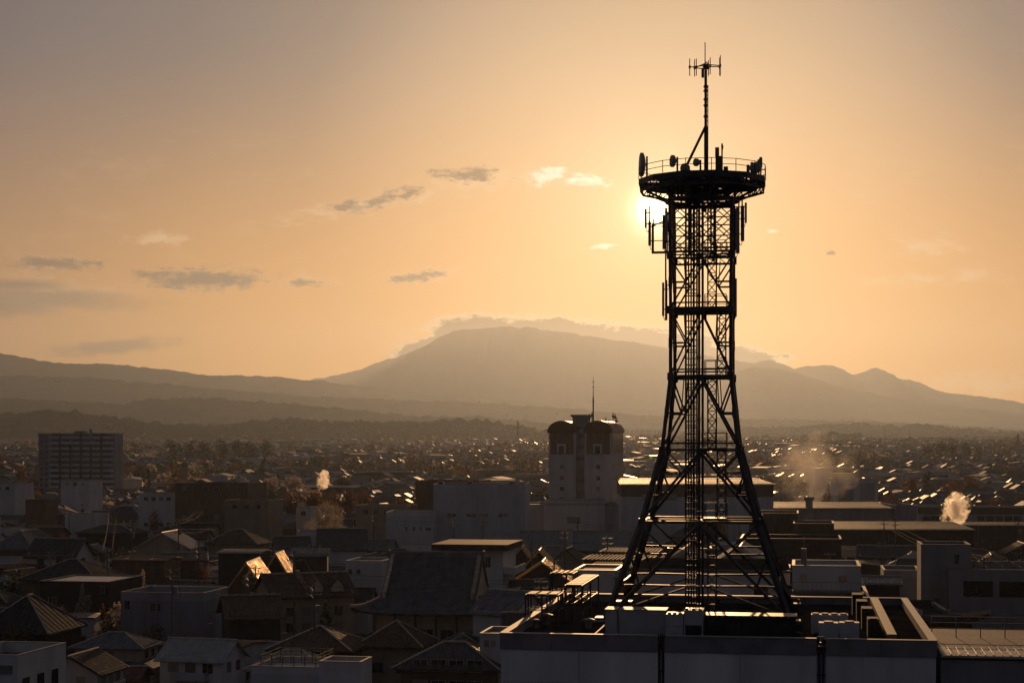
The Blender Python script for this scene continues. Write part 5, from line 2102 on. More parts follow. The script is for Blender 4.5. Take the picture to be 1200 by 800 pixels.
gable('house', 'house with a coarse tiled roof and bright ridge, below the golden roofs', 264, 336, 697, 722, 218, 11, 'x', 'w_dark', 'r_tile_brown', .7, yaw=R(16), wins=('f', (2.2,), 3))
hip('house', 'wide low house with a brown hipped roof above the railed roof terrace', 308, 414, 733, 760, 192, 10, 'w_dark', 'r_tile_brown', .7, wins=('f', (2.2,), 4))
t, w, dp, zt = block('terrace_block', 'pale flat block with a railed roof terrace at the bottom', 'building', 293, 377, 781, 166, 8, 'w_white', ph=.5, rm='r_flat_pale')
mb = MB()
for k in range(6):
    x = -w / 2 + .7 + (w - 1.4) * k / 5
    for y in (-dp / 2 + .8, dp / 2 - .8):
        mb.beam((x, y, zt - .5), (x, y, zt + 1.0), .07)
for z in (zt + .35, zt + .7, zt + 1.0):
    for y in (-dp / 2 + .8, dp / 2 - .8):
        mb.beam((-w / 2 + .7, y, z), (w / 2 - .7, y, z), .06)
    for x in (-w / 2 + .7, w / 2 - .7):
        mb.beam((x, -dp / 2 + .8, z), (x, dp / 2 - .8, z), .06)
mb.build('railing', M['steel'], t)
block('water_tank_house', 'small open-topped white box right of the railed roof terrace', 'building', 373, 424, 775, 164, 4.2, 'w_white', ph=.8, rm='dark')
hip('house', 'house with a hipped tile roof and sunlit right slope at the bottom centre', 457, 588, 752, 781, 180, 9.5, 'w_brown', 'r_tile_grey', .8, wins=('f', (2.2, 4.4), 4, 1.5, 1.2), ridge=1.2)
hip('house', 'house with a steep hipped roof, below the left end of the temple', 413, 497, 727, 754, 197, 8.5, 'w_beige', 'r_tile_brown', .8, wins=('f', (2.0,), 3), ridge=.3)
gable('house', 'dark blue-grey tiled house with a white gable end, left of the pale annex', 372, 432, 619, 643, 330, 11, 'x', 'w_white', 'r_slate', .5, yaw=R(8))
block('white_house', 'pale two-part house with small dark windows, above the left eave of the temple', 'house', 404, 448, 657, 268, 9, 'w_white', [('f', 410, 672, 4, 5), ('f', 420, 672, 4, 5)], ph=.3)
gable('shed', 'bright striped sheet canopy, left of the blue-grey tiled house', 340, 386, 642, 650, 285, 6, 'x', 'w_dark', 'r_corr', .4, cat='shed', yaw=R(4), cap=False)
t, w, dp, zt = block('flats', 'white two-storey flats under a heavy dark flat eave, behind the temple', 'building', 516, 590, 645, 262, 12, 'w_white', [('f', 552, 664, 6, 12), ('f', 572, 664, 6, 12), ('f', 536, 664, 6, 12), ('f', 560, 686, 6, 12)], ph=.3)
mb = MB()
mb.box(-w / 2 - 1.2, w / 2 + .9, -dp / 2 - 1.4, dp / 2 + .8, zt + .07, zt + .9)
mb.box(-w / 2 - 1.3, w / 2 + 1.0, -dp / 2 - 1.5, dp / 2 + .9, zt + .9, zt + 1.05)
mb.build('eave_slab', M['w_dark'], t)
mb = MB()
for z in (zat(672, 262), zat(697, 262)):
    mb.box(w / 2 + .01, w / 2 + 1.9, -dp / 2 + .2, dp / 2 - 2, z, z + .15)
    mb.box(w / 2 + 1.8, w / 2 + 1.9, -dp / 2 + .2, dp / 2 - 2, z + .15, z + 1.1)
    mb.box(w / 2 + .01, w / 2 + 1.8, -dp / 2 + .2, -dp / 2 + .3, z + .15, z + 1.1)
mb.build('balcony', M['w_white'], t)
for k, (px0, px1, yr, ye, d, dep, lab, rm) in enumerate((
        (594, 628, 641, 657, 285, 8, 'small house with a yellow sunlit patch of roof, right of the white flats', 'r_gold'),
        (606, 657, 645, 668, 272, 11, 'dark gabled house with a narrow golden roof slope, right of the white flats', 'r_gold'),
        (596, 674, 659, 682, 246, 11, 'nearest dark gabled house with the wide golden roof slope, right of the temple', 'r_gold'))):
    gable('house', lab, px0, px1, yr, ye, d, dep, 'y', 'w_dark', rm, .6, yaw=R(-4), group='golden roofed houses right of the temple', wins=('f', (2.0,), 2))
gable('house', 'brown gabled house behind the golden roof slopes right of the temple', 642, 684, 643, 659, 300, 9, 'y', 'w_beige', 'r_tile_dark', .6)
gable('wall_roof', 'long low tiled wall roof climbing towards the steel gantries', 590, 652, 679, 688, 205, 4, 'x', 'w_white', 'r_tile_grey', .4, yaw=R(30), cat='house')
gable('side_hall', 'temple side hall with a broad plain tiled slope, at the right of the temple', 540, 606, 691, 717, 215, 9, 'x', 'w_white', 'r_metal_grey', .6, yaw=R(-35), cat='hall')
block('white_house', 'small pale house with twin dark windows low between the temple and the foreground block', 'house', 562, 594, 742, 182, 7, 'w_pale', [('f', 570, 757, 5, 7), ('f', 578, 757, 5, 7)], ph=.3)
# left middle distance
def midblock(label, px0, px1, y, d, dep, wall, wins=True, yaw=GY, rm='r_flat', zrows=(1.2, 4.0), n=3):
    t, w, dp, zt = block('block_house', label, 'building', px0, px1, y, d, dep, wall, ph=.35, yaw=yaw, rm=rm)
    if wins:
        rows(t, w, dp, 'f', [z for z in zrows if z < zt - 1.8] + [zt - 2.2], n, 1.3, 1.1)
    return t


midblock('pale three-storey block cut off by the left edge', -30, 19, 566, 560, 14, 'w_white', n=4)
midblock('pale house with a flat top behind the brown box, left', 70, 106, 562, 640, 12, 'w_pale')
midblock('pale low block with a blank front, left of the hipped house', 75, 112, 602, 470, 10, 'w_white', wins=False)
midblock('dark brown windowless box house on the left', 29, 54, 585, 520, 9, 'w_brown', wins=False)
midblock('pale two-tone block with small square windows, left of the big brown building', 161, 208, 578, 525, 12, 'w_white', n=4)
midblock('big dark brown four-storey building left of the autumn trees', 203, 292, 566, 500, 18, 'w_brown', n=6, zrows=(1.2, 4.2, 7.2))
midblock('beige two-storey block with dark windows below the big brown building', 262, 316, 586, 440, 12, 'w_beige', n=3)
midblock('pale flat block left of the rounded bare tree', 347, 364, 594, 455, 8, 'w_pale', n=1)
midblock('brown building with a wide lit roof, up behind the plain box building', 486, 562, 563, 470, 18, 'w_brown', n=5, rm='r_flat_pale', zrows=(4, 7))
t = midblock('low hall with a striped white roof, left of the pale annex', 416, 478, 592, 425, 12, 'w_beige', n=4, rm='r_metal_pale')
hip('house', 'hipped house with pale-edged eaves in the left middle distance', 112, 168, 593, 606, 400, 11, 'w_cream', 'r_tile_grey', wins=('f', (2.4, 4.6), 5, 1.2, 1.0))
hip('house', 'wide low house with a pyramid roof and white eave, left edge', 27, 78, 594, 602, 425, 11, 'w_brown', 'r_metal_grey')
hip('house', 'broad grey-roofed house in front of the brown pyramid-roofed one, left edge', -20, 42, 622, 642, 330, 13, 'w_brown', 'r_metal_grey')
hip('house', 'long tiled house with a stepped ridge in the left middle distance', 84, 160, 615, 624, 372, 11, 'w_dark', 'r_tile_dark')
hip('house', 'brown hipped house with its right slope lit, above the golden roofs', 236, 304, 620, 636, 330, 11, 'w_beige', 'r_tile_brown')
gable('house', 'low house under a bright striped sheet roof, left of the rounded bare tree', 268, 318, 609, 619, 372, 10, 'x', 'w_brown', 'r_corr', .5, yaw=R(14), cap=False)
gable('house', 'dark tiled house with a small pale gable, above the bright striped canopy', 322, 366, 628, 641, 345, 9, 'x', 'w_pale', 'r_tile_dark', .5, yaw=R(12))
gable('shed', 'low shed with a flat bright white roof line, above the golden roofs', 252, 306, 643.5, 647, 290, 7, 'x', 'w_dark', 'r_metal_pale', .3, cat='shed', cap=False)
# ================================================================== the rest of the town
rng = random.Random(34)
WALLS = [('w_white', 'white', 5), ('w_pale', 'pale grey', 4), ('w_cream', 'cream', 3), ('w_beige', 'beige', 2), ('w_brown', 'brown', 2), ('w_dark', 'dark', 1.5)]
ROOFS = [('r_tile_grey', 'grey tiled', 4), ('r_tile_dark', 'dark tiled', 4), ('r_tile_brown', 'brown tiled', 3), ('r_slate', 'slate', 2), ('r_metal_grey', 'grey metal', 3), ('r_metal_pale', 'pale metal', 2.4), ('r_metal_red', 'rusty metal', 1.6)]


def pick(lst):
    t = rng.random() * sum(x[2] for x in lst)
    for x in lst:
        t -= x[2]
        if t <= 0:
            return x
    return lst[-1]


# ---- one house of each kind, with its parts
def proto_house(kind, windows):
    t = thing('house', 'x', 'house', (0, 0, -500))
    mb = MB()
    if kind == 'gable':
        w, d, ze, zr = 9.5, 7.6, 5.2, 7.1
        gable_wall(mb, w, d, 0, ze + .05, zr, 'x')
        mb.build('wall', M['w_white'], t)
        gable_roof(t, w, d, ze, zr, .65, 'x', M['r_tile_grey'])
    elif kind == 'gabled front':
        w, d, ze, zr = 7.6, 9.0, 5.3, 7.8
        gable_wall(mb, w, d, 0, ze + .05, zr, 'y')
        mb.build('wall', M['w_white'], t)
        gable_roof(t, w, d, ze, zr, .6, 'y', M['r_tile_grey'])
    elif kind == 'hipped':
        w, d, ze, zr = 10.2, 7.6, 5.5, 7.2
        mb.box(-w / 2, w / 2, -d / 2, d / 2, 0, ze - .15)
        mb.build('wall', M['w_white'], t)
        hip_roof(t, w, d, ze, zr, .75, M['r_tile_grey'])
    elif kind == 'two-tier':
        w, d, ze, zr = 9.0, 6.8, 5.7, 7.3
        mb.box(-w / 2, w / 2, -d / 2, d / 2, 0, ze - .15)
        mb.box(-w / 2 - 1.6, w / 2 + 1.2, -d / 2 - 1.5, d / 2 + 1.0, 0, 2.75)
        mb.build('wall', M['w_white'], t)
        r = hip_roof(t, w, d, ze, zr, .7, M['r_tile_grey'])
        mb = MB()
        x0, x1, y0, y1 = -w / 2 - 2.2, w / 2 + 1.8, -d / 2 - 2.1, d / 2 + 1.6
        o = [(x0, y0, 2.7), (x1, y0, 2.7), (x1, y1, 2.7), (x0, y1, 2.7)]
        i_ = [(-w / 2, -d / 2, 3.45), (w / 2, -d / 2, 3.45), (w / 2, d / 2, 3.45), (-w / 2, d / 2, 3.45)]
        for k in range(4):
            a, b, c, e = o[k], o[(k + 1) % 4], i_[(k + 1) % 4], i_[k]
            L_ = (Vector(b) - Vector(a)).length
            mb.face([a, b, c, e], [(0, 0), (L_, 0), (L_ - 2, 2), (2, 2)])
        mb.face([(p[0], p[1], 2.55) for p in o][::-1])
        for k in range(4):
            a, b = o[k], o[(k + 1) % 4]
            mb.face([a, (a[0], a[1], 2.55), (b[0], b[1], 2.55), b])
        mb.build('skirt_roof', M['r_tile_grey'], t)
    elif kind == 'low gabled':
        w, d, ze, zr = 11.0, 7.0, 3.3, 4.7
        gable_wall(mb, w, d, 0, ze + .05, zr, 'x')
        mb.build('wall', M['w_white'], t)
        gable_roof(t, w, d, ze, zr, .7, 'x', M['r_tile_grey'])
    elif kind == 'flat-roofed':
        w, d, ze = 8.6, 8.6, 6.4
        mb.box(-w / 2, w / 2, -d / 2, d / 2, 0, ze - .2)
        mb.build('wall', M['w_white'], t)
        flat_top(t, w, d, ze, M['w_white'], .5, coping=True)
    elif kind == 'three-storey flat-roofed':
        w, d, ze = 9.5, 8.0, 9.2
        mb.box(-w / 2, w / 2, -d / 2, d / 2, 0, ze - .2)
        mb.build('wall', M['w_white'], t)
        flat_top(t, w, d, ze, M['w_white'], .6, coping=True)
    else:      # sheet-roofed
        w, d, ze, zr = 10.5, 7.6, 5.2, 5.55
        gable_wall(mb, w, d, 0, ze + .05, zr, 'x')
        mb.build('wall', M['w_pale'], t)
        gable_roof(t, w, d, ze, zr, .3, 'x', M['r_metal_pale'], cap=False)
    if windows and kind in ('gable', 'hipped', 'two-tier', 'gabled front'):
        mb = MB()       # television aerial on the ridge
        ax_ = 1.2 if kind != 'gabled front' else 0
        mb.cyl((ax_, 0, zr - .1), (ax_, 0, zr + 2.1), .03, 6)
        for q in range(5):
            mb.beam((ax_ - .35, -.5 + q * .25, zr + 1.9), (ax_ + .35, -.5 + q * .25, zr + 1.9), .025)
        mb.beam((ax_, -.6, zr + 1.9), (ax_, .6, zr + 1.9), .03)
        mb.build('tv_aerial', M['steel_lt'], t)
    if windows and kind in ('hipped', 'gable', 'flat-roofed'):
        mb = MB()       # upstairs balcony
        bw = w * .55
        y0 = -d / 2 - 1.1
        mb.box(-bw / 2, bw / 2, y0, -d / 2 - .003, 2.7, 2.85)
        mb.box(-bw / 2, bw / 2, y0, y0 + .06, 2.85, 3.7)
        mb.box(-bw / 2, -bw / 2 + .06, y0 + .06, -d / 2 - .003, 2.85, 3.7)
        mb.box(bw / 2 - .06, bw / 2, y0 + .06, -d / 2 - .003, 2.85, 3.7)
        mb.build('balcony', M['w_pale'], t)
    if windows and kind in ('two-tier', 'low gabled', 'flat-roofed', 'three-storey flat-roofed'):
        mb = MB()
        mb.box(w / 2 - 2.4, w / 2 - 1.6, -d / 2 - .42, -d / 2 - .08, 4.2 if kind == 'two-tier' else .1, 4.9 if kind == 'two-tier' else .8)
        mb.build('air_unit', M['ac'], t)
    if windows:
        two = kind not in ('low gabled', 'sheet-roofed')
        zs = [(3.6 if kind != 'two-tier' else 3.75)] if two else [1.0]
        if kind.startswith('three'):
            zs = [3.7, 6.6]
        if kind == 'flat-roofed':
            zs = [1.1, 3.9]
        st = random.getstate()
        rows(t, w, d, 'f', zs, 3, 1.5, 1.1, .8)
        rows(t, w, d, 'lr', zs, 2, 1.2, 1.1, .8)
        rows(t, w, d, 'b', zs, 1, 1.5, 1.1, 1.2)
    return t, w, d


KINDS_ = ['gable', 'gabled front', 'hipped', 'two-tier', 'low gabled', 'flat-roofed', 'three-storey flat-roofed', 'sheet-roofed']
KW = {'gable': 6, 'gabled front': 3.2, 'hipped': 3, 'two-tier': 3, 'low gabled': 4, 'flat-roofed': 3, 'three-storey flat-roofed': 0.9, 'sheet-roofed': 3.6}
PROTO = {k: proto_house(k, True) for k in KINDS_}
PROTO_FAR = {k: proto_house(k, False) for k in KINDS_}


def clear(x, y, r, pad=0.0):
    for fx, fy, fw, fd, fyaw in FOOT:
        dx, dy = x - fx, y - fy
        ca, sa = math.cos(-fyaw), math.sin(-fyaw)
        lx, ly = dx * ca - dy * sa, dx * sa + dy * ca
        if abs(lx) < fw / 2 + r + pad and abs(ly) < fd / 2 + r + pad:
            return False
    return True


def hidden(x, y, z, half):
    p0, py = PX(x - half, y, z)
    p1, _ = PX(x + half, y, z)
    if p1 < -30 or p0 > 1230 or py > 812:
        return True
    for a, b, yt, d in BLOCK:
        if d < y and p0 > a - 1 and p1 < b + 1 and py > yt + 1:
            return True
    return False


def covers(x, y, top, half):
    """would a house here stand in front of a landmark's upper storeys?"""
    p0, py = PX(x - half, y, top)
    p1, _ = PX(x + half, y, top)
    for a, b, yt, d in BLOCK:
        ov = min(p1, b) - max(p0, a)
        if d > y + 4 and ov > .2 * min(b - a, p1 - p0) and py < yt + 21:
            return True
    return False


TOPS = {'gable': 7.2, 'gabled front': 7.9, 'hipped': 7.3, 'two-tier': 7.4, 'low gabled': 5.0, 'flat-roofed': 7, 'three-storey flat-roofed': 9.9, 'sheet-roofed': 5.8}
cands = []
LOW = []      # kept clear so the landmarks stay in sight
gx, gy_ = UX.xy, VY.xy
v = 172.0
row = 0
while v < 900:
    step_v = (10.2 if v < 330 else 11.5) if row % 2 == 0 else (13.5 if v < 330 else 15.5)
    u = -400.0
    while u < 520:
        cell = (9.9 if v < 330 else 11.5) + rng.random() * 2.5
        jx, jy = rng.uniform(-.9, .9), rng.uniform(-1.2, 1.2)
        x, y = gx.x * (u + jx) + gy_.x * (v + jy), gx.y * (u + jx) + gy_.y * (v + jy)
        u += cell
        if rng.random() < .22:
            u += rng.uniform(4, 11)
        if y < 168 or y > 860 or abs(x) > y * .34 + 12:
            continue
        cands.append((x, y))
    v += step_v
    row += 1
cands.sort(key=lambda p: p[1])

LANDS = [('the foreground block', 840, 750), ('the temple', 500, 690), ('the plain pale box building', 560, 610), ('the twin-vaulted tower', 688, 540), ('the dark apartment slab', 90, 535), ('the golden roofed twins', 305, 670), ('the rounded bare tree', 380, 606), ('the blank stair tower', 1108, 670), ('the big dark brown building', 248, 578), ('the railed roof terrace', 335, 780), ('the warehouse behind the tower', 830, 600), ('the stub-chimney shed', 985, 600), ('the pale rooftop room', 968, 680), ('the corner block at lower left', 40, 775), ('the long windowed building', 1140, 605), ('the grey balcony block', 195, 715), ('the dormer house', 370, 695), ('the striped sheet canopy', 362, 646), ('the white smoke puff', 379, 562), ('the steam plume', 1120, 596)]
ORD = ['nearest', 'second nearest', 'third nearest', 'fourth nearest', 'fifth nearest', 'sixth nearest', 'seventh nearest', 'eighth nearest', 'ninth nearest', 'tenth nearest', 'eleventh nearest', 'twelfth nearest']
INF = []
placed = []
FAR_LIST = []
ROAD_SKIP = rng.random
n_ind = 0
for x, y in cands:
    kind = pick([(k, k, KW[k]) for k in KINDS_])[0]
    if kind.startswith('three') and y < 330 or kind == 'flat-roofed' and y < 215:
        kind = 'low gabled'
    if covers(x, y, TOPS[kind], 5.5):
        kind = 'low gabled'
        if covers(x, y, TOPS[kind], 5.5):
            continue
    rad = (3.5 if y < 330 else 4.2) if kind != 'sheet-roofed' else 4.4
    if not clear(x, y, rad, .6):
        continue
    if any((x - a) ** 2 + (y - b) ** 2 < (rad + r + .8) ** 2 for a, b, r in placed[-60:]):
        continue
    if hidden(x, y, 8.2, 6.5):
        continue
    # the yards right behind the front block stay low
    placed.append((x, y, rad))
    wl, rf = pick(WALLS), pick(ROOFS)
    if kind == 'hipped' and y < 230 and rng.random() < .6:
        kind = 'gable'
    yaw = GY + rng.choice([0, 0, math.pi / 2, math.pi, -math.pi / 2]) + rng.gauss(0, .09)
    sc = rng.uniform(.86, 1.1) * (.86 if y < 330 else 1)
    if n_ind >= 240:
        FAR_LIST.append((x, y, kind, wl, rf, yaw, sc))
        continue
    n_ind += 1
    src = (PROTO if y < 420 else PROTO_FAR)[kind][0]
    o = copy_tree(src)
    o.location = (x, y, zg(x, y))
    o.rotation_euler = (0, 0, yaw)
    o.scale = (sc * rng.uniform(.9, 1.1), sc * rng.uniform(.9, 1.05), sc * rng.uniform(.78, 1.16))
    flat = 'flat' in kind
    for ch in o.children:
        nm = ch.name.split('.')[0]
        mt = None
        if nm in ('wall', 'parapet'):
            mt = M[wl[0]]
        elif nm in ('roof', 'skirt_roof') and not flat:
            mt = M[rf[0]] if kind != 'sheet-roofed' else M[rng.choice(['r_corr', 'r_metal_pale', 'r_metal_pale', 'r_metal_grey', 'r_metal_red'])]
        if mt:
            for tgt in [ch]:
                tgt.material_slots[0].link = 'OBJECT'
                tgt.material_slots[0].material = mt
            if kind == 'sheet-roofed' and nm == 'roof':
                rf = (mt.name, {'corrugated_sheet_roof': 'corrugated', 'pale_painted_metal_roof': 'pale sheet', 'grey_standing_seam_roof': 'grey sheet', 'rust_red_metal_roof': 'rusty sheet'}[mt.name], 1)
    o['group'] = 'houses of the town'
    px, py = PX(x, y, 6.0)
    INF.append((o, px, py, kind, wl[1], rf[1], flat, y))
for k in list(PROTO) + list(PROTO_FAR):
    pass
for dct in (PROTO, PROTO_FAR):
    for k, (t, w, d) in dct.items():
        for ch in t.children:
            for g in list(ch.children):
                bpy.data.objects.remove(g)
            bpy.data.objects.remove(ch)
        bpy.data.objects.remove(t)


def relation(px, py, lx, ly):
    dx, dy = px - lx, py - ly
    if abs(dx) > abs(dy) * 1.3:
        return 'right of' if dx > 0 else 'left of'
    return 'below' if dy > 0 else 'above'


from collections import defaultdict
buck = defaultdict(list)
for o, px, py, kind, wn, rn, flat, y in INF:
    ln = min(LANDS, key=lambda l: (l[1] - px) ** 2 + ((l[2] - py) * 1.5) ** 2)
    if kind == 'flat-roofed':
        desc = f'{wn} flat-topped house'
    elif kind.startswith('three'):
        desc = f'{wn} three-storey block'
    elif kind == 'sheet-roofed':
        desc = f'{wn} house with low {rn} roof'
    else:
        sh = {'gable': 'gabled', 'gabled front': 'gable-fronted', 'hipped': 'hipped', 'two-tier': 'two-tier', 'low gabled': 'low gabled'}[kind]
        desc = f'{wn} {sh} house, {rn} roof'
    buck[(desc, relation(px, py, ln[1], ln[2]), ln[0])].append(((px - ln[1]) ** 2 + (py - ln[2]) ** 2, o))
for (desc, rel, ln), lst in buck.items():
    lst.sort(key=lambda a: a[0])
    for k, (_, o) in enumerate(lst):
        lab = f'{desc}, {rel} {ln}' if len(lst) == 1 else f'{ORD[k]} {desc}, {rel} {ln}'
        o['label'] = lab

# ---- everything farther off: one mass of roofs fading into the haze
mb = MB()
mats_far = [M[k] for k in ('w_white', 'w_pale', 'w_cream', 'w_beige', 'w_brown', 'w_dark', 'r_tile_grey', 'r_tile_dark', 'r_tile_brown', 'r_metal_grey')]
glint = roof_mat('weathered_sheet_far_roof', (0.3, 0.28, 0.25), 0.66, 0.0, spec=.1, pu=.8, pv=0, depth=.04)
mats_far.append(glint)
WI = {'w_white': 0, 'w_pale': 1, 'w_cream': 2, 'w_beige': 3, 'w_brown': 4, 'w_dark': 5}
RI = {'r_tile_grey': 6, 'r_tile_dark': 7, 'r_tile_brown': 8, 'r_slate': 6, 'r_metal_grey': 9, 'r_metal_pale': 10, 'r_metal_red': 8, 'r_corr': 10}


def far_house(x, y, w, d, ze, zr, yaw, wi, ri, flat, hipd):
    z0 = zg(x, y)
    ca, sa = math.cos(yaw), math.sin(yaw)

    def T(p):
        return (x + p[0] * ca - p[1] * sa, y + p[0] * sa + p[1] * ca, z0 + p[2])
    a, b = w / 2, d / 2
    base = [(-a, -b, -3), (a, -b, -3), (a, b, -3), (-a, b, -3)]
    top = [(-a, -b, ze), (a, -b, ze), (a, b, ze), (-a, b, ze)]
    mb.mesh([T(p) for p in base + top], [(0, 1, 5, 4), (1, 2, 6, 5), (2, 3, 7, 6), (3, 0, 4, 7)] + ([(4, 5, 6, 7)] if flat else []), None, wi)
    if flat:
        mb.mesh([T(p) for p in ((-a + .4, -b + .4, ze + .01), (a - .4, -b + .4, ze + .01), (a - .4, b - .4, ze + .01), (-a + .4, b - .4, ze + .01))], [(0, 1, 2, 3)], None, ri)
        return
    o = .6
    k = (a * .45 if hipd else a + o)
    e = ze - .25
    r = [(-a - o, -b - o, e), (a + o, -b - o, e), (a + o, b + o, e), (-a - o, b + o, e), (-k, 0, zr), (k, 0, zr)]
    mb.mesh([T(p) for p in r], [(0, 1, 5, 4), (2, 3, 4, 5), (1, 2, 5), (3, 0, 4), (3, 2, 1, 0)], None, ri)
    mb.mesh([T(p) for p in ((-a * .6, -b - .02, ze * .55), (a * .6, -b - .02, ze * .55), (a * .6, -b - .02, ze * .8), (-a * .6, -b - .02, ze * .8))], [(0, 1, 2, 3)], None, 5)


for x, y, kind, wl, rf, yaw, sc in FAR_LIST:
    far_house(x, y, 9.5 * sc, 7.8 * sc, 5.2 * sc, 7.5 * sc, yaw, WI[wl[0]], RI[rf[0]] if RI[rf[0]] < 10 or rng.random() < .3 else 9, 'flat' in kind, kind in ('hipped', 'two-tier'))
y = 850.0
while y < 5300:
    dy = 17 + (y - 850) * .012
    x = -y * .36 - 40
    while x < y * .36 + 40:
        x += rng.uniform(12, 21) * (1 + (y - 850) / 5200)
        yy = y + rng.uniform(-6, 6)
        dens = mnoise.noise(Vector((x / 190, yy / 260, 1.7)))
        if dens < -.22 or not clear(x, yy, 6, 2):
            continue
        wl, rf = pick(WALLS), pick(ROOFS)
        big = rng.random() < .05
        w, d = (rng.uniform(18, 40), rng.uniform(11, 16)) if big else (rng.uniform(8, 12.5), rng.uniform(7, 9.5))
        fs = 1 + max(0, y - 1500) / 6000
        w, d = w * fs, d * fs
        ze = rng.uniform(5, 10) if big else rng.uniform(3.2, 6)
        yaw = GY + rng.choice([0, math.pi / 2]) + rng.gauss(0, .35)
        far_house(x, yy, w, d, ze, ze + (rng.uniform(.8, 1.6) if big else rng.uniform(1.6, 2.6)), yaw, WI[wl[0]], 10 if big and rng.random() < .3 else (9 if RI[rf[0]] == 10 and rng.random() < .75 else RI[rf[0]]), rng.random() < .15, rng.random() < .5)
    y += dy
t = mb.build('distant_houses', mats_far)
tag(t, 'countless small houses of the far town, fading into golden haze', 'houses', kind='stuff')
# ================================================================== trees
def crown_mesh(seed, n, kind, leaf):
    r = random.Random(seed)
    mb = MB()
    lobes = []
    if kind == 'cone':
        for k in range(9):
            t = k / 8
            a = r.uniform(0, 6.28)
            lobes.append((.14 * math.cos(a), .14 * math.sin(a), .12 + .86 * t, .36 * (1 - t) + .07, .16))
    else:
        for k in range(9 if kind != 'dome' else 13):
            a, q = r.uniform(0, 6.28), r.uniform(.1, .62)
            z = r.uniform(.32, .85)
            q *= math.sqrt(max(.1, 1 - ((z - .5) / .55) ** 2))
            lobes.append((.62 * q * math.cos(a), .62 * q * math.sin(a), z, r.uniform(.17, .3), r.uniform(.13, .22)))
        lobes.append((0, 0, .6, .33, .3))
    for k in range(n):
        lx, ly, lz, rr, rz = r.choice(lobes)
        v = Vector((r.gauss(0, 1), r.gauss(0, 1), r.gauss(0, 1))).normalized()
        s = r.uniform(.72, 1.04) if r.random() < .8 else r.uniform(1, 1.25)
        p = Vector((lx + v.x * rr * s, ly + v.y * rr * s, lz + v.z * rz * s))
        if p.z < .08:
            continue
        if kind == 'dome':
            a = Vector((v.x + r.gauss(0, .4), v.y + r.gauss(0, .4), abs(v.z) * .4 + .5)).normalized() * leaf * 3.4
            b = a.cross(Vector((r.gauss(0, 1), r.gauss(0, 1), r.gauss(0, 1)))).normalized() * leaf * .32
        else:
            a = Vector((r.gauss(0, 1), r.gauss(0, 1), r.gauss(0, .7))).normalized() * leaf * r.uniform(.6, 1.3)
            b = a.cross(Vector((r.gauss(0, 1), r.gauss(0, 1), r.gauss(0, 1)))).normalized() * leaf * r.uniform(.5, 1.0)
        mb.face([p - a - b * .4, p + b * .2 - a * .2, p + a + b * .4, p + a * .1 - b * .7])
    return mb


def trunk_mb(w, h, frac, seed):
    r = random.Random(seed)
    mb = MB()
    mb.cyl((0, 0, -.3), (.02 * h, 0, h * frac), h * .03, 8, r2=h * .02)
    for k in range(5):
        a = k * 1.3 + r.uniform(-.3, .3)
        p = (.01 * h, 0, h * frac * r.uniform(.6, 1))
        mb.cyl(p, (math.cos(a) * w * .26, math.sin(a) * w * .26, h * r.uniform(.5, .78)), h * .012, 6, r2=h * .005)
    return mb


TREE_MESH = {}


def tree(name, label, px, ytop, wpx, d, kind, leafm, group=None, n=900, hmax=15, zb=None, leaf=None):
    x = (px - CX) / FPX * d
    z0 = zg(x, d) if zb is None else zb
    h = zat(ytop, d) - z0
    if hmax:
        h = min(h, hmax)
    w = wpx / FPX * d
    key = (kind, n, rng.randrange(3))
    t = thing(name, label, 'tree', (x, d, z0), rng.uniform(0, 6.28), group)
    if key not in TREE_MESH:
        o = crown_mesh(hash(key) % 997 + key[2] * 31, n, kind, leaf or (.028 if kind == 'dome' else .055)).build('crown', M[leafm], t)
        k = trunk_mb(1, 1, .42, key[2]).build('trunk', M['bark'], t)
        TREE_MESH[key] = (o.data, k.data)
    else:
        for nm, me in zip(('crown', 'trunk'), TREE_MESH[key]):
            o = bpy.data.objects.new(nm, me)
            COL.objects.link(o)
            o.parent = t
    for c in t.children:
        c.scale = (w / (1.15 if kind != 'cone' else .85), w / (1.15 if kind != 'cone' else .85), h)
        if c.name.startswith('crown') and c.data.materials[0] != M[leafm]:
            c.material_slots[0].link = 'OBJECT'
            c.material_slots[0].material = M[leafm]
    FOOT.append((x, d, w * .6, w * .6, 0))
    return t


tree('round_tree', 'big rounded pale bare tree standing alone among the roofs left of the temple', 381, 592, 54, 430, 'dome', 'leaf_pale', n=5200, leaf=.02)
ROWT = [('leftmost rust-coloured tree of the autumn row below the smoke puff', 345, 574, 34), ('second rust-coloured tree from the left in the autumn row', 366, 572, 30), ('third rust-coloured tree from the left in the autumn row', 387, 574, 30), ('second rust-coloured tree from the right in the autumn row', 408, 571, 30), ('rightmost and tallest rust-coloured tree of the autumn row', 428, 568, 30)]
for lab, px, y, w in ROWT:
    tree('autumn_tree', lab, px, y, w, 560, 'round', 'leaf_rust', 'autumn row')
tree('autumn_tree', 'broad rust-orange tree crown right of the dark apartment slab', 214, 528, 44, 800, 'round', 'leaf_rust', n=1600, leaf=.045)
tree('evergreen_tree', 'small dark pointed tree between the apartment slab and the broad orange crown', 171, 532, 17, 880, 'cone', 'leaf_green')
tree('autumn_tree', 'rust tree beside the pale box building, at its left corner', 485, 572, 20, 430, 'round', 'leaf_rust')
tree('autumn_tree', 'low rust tree just above the left corner of the pale box building', 470, 580, 22, 460, 'round', 'leaf_rust')
tree('small_tree', 'dark shrubby tree against the pale two-tone block, left', 182, 594, 18, 480, 'round', 'leaf_rust')
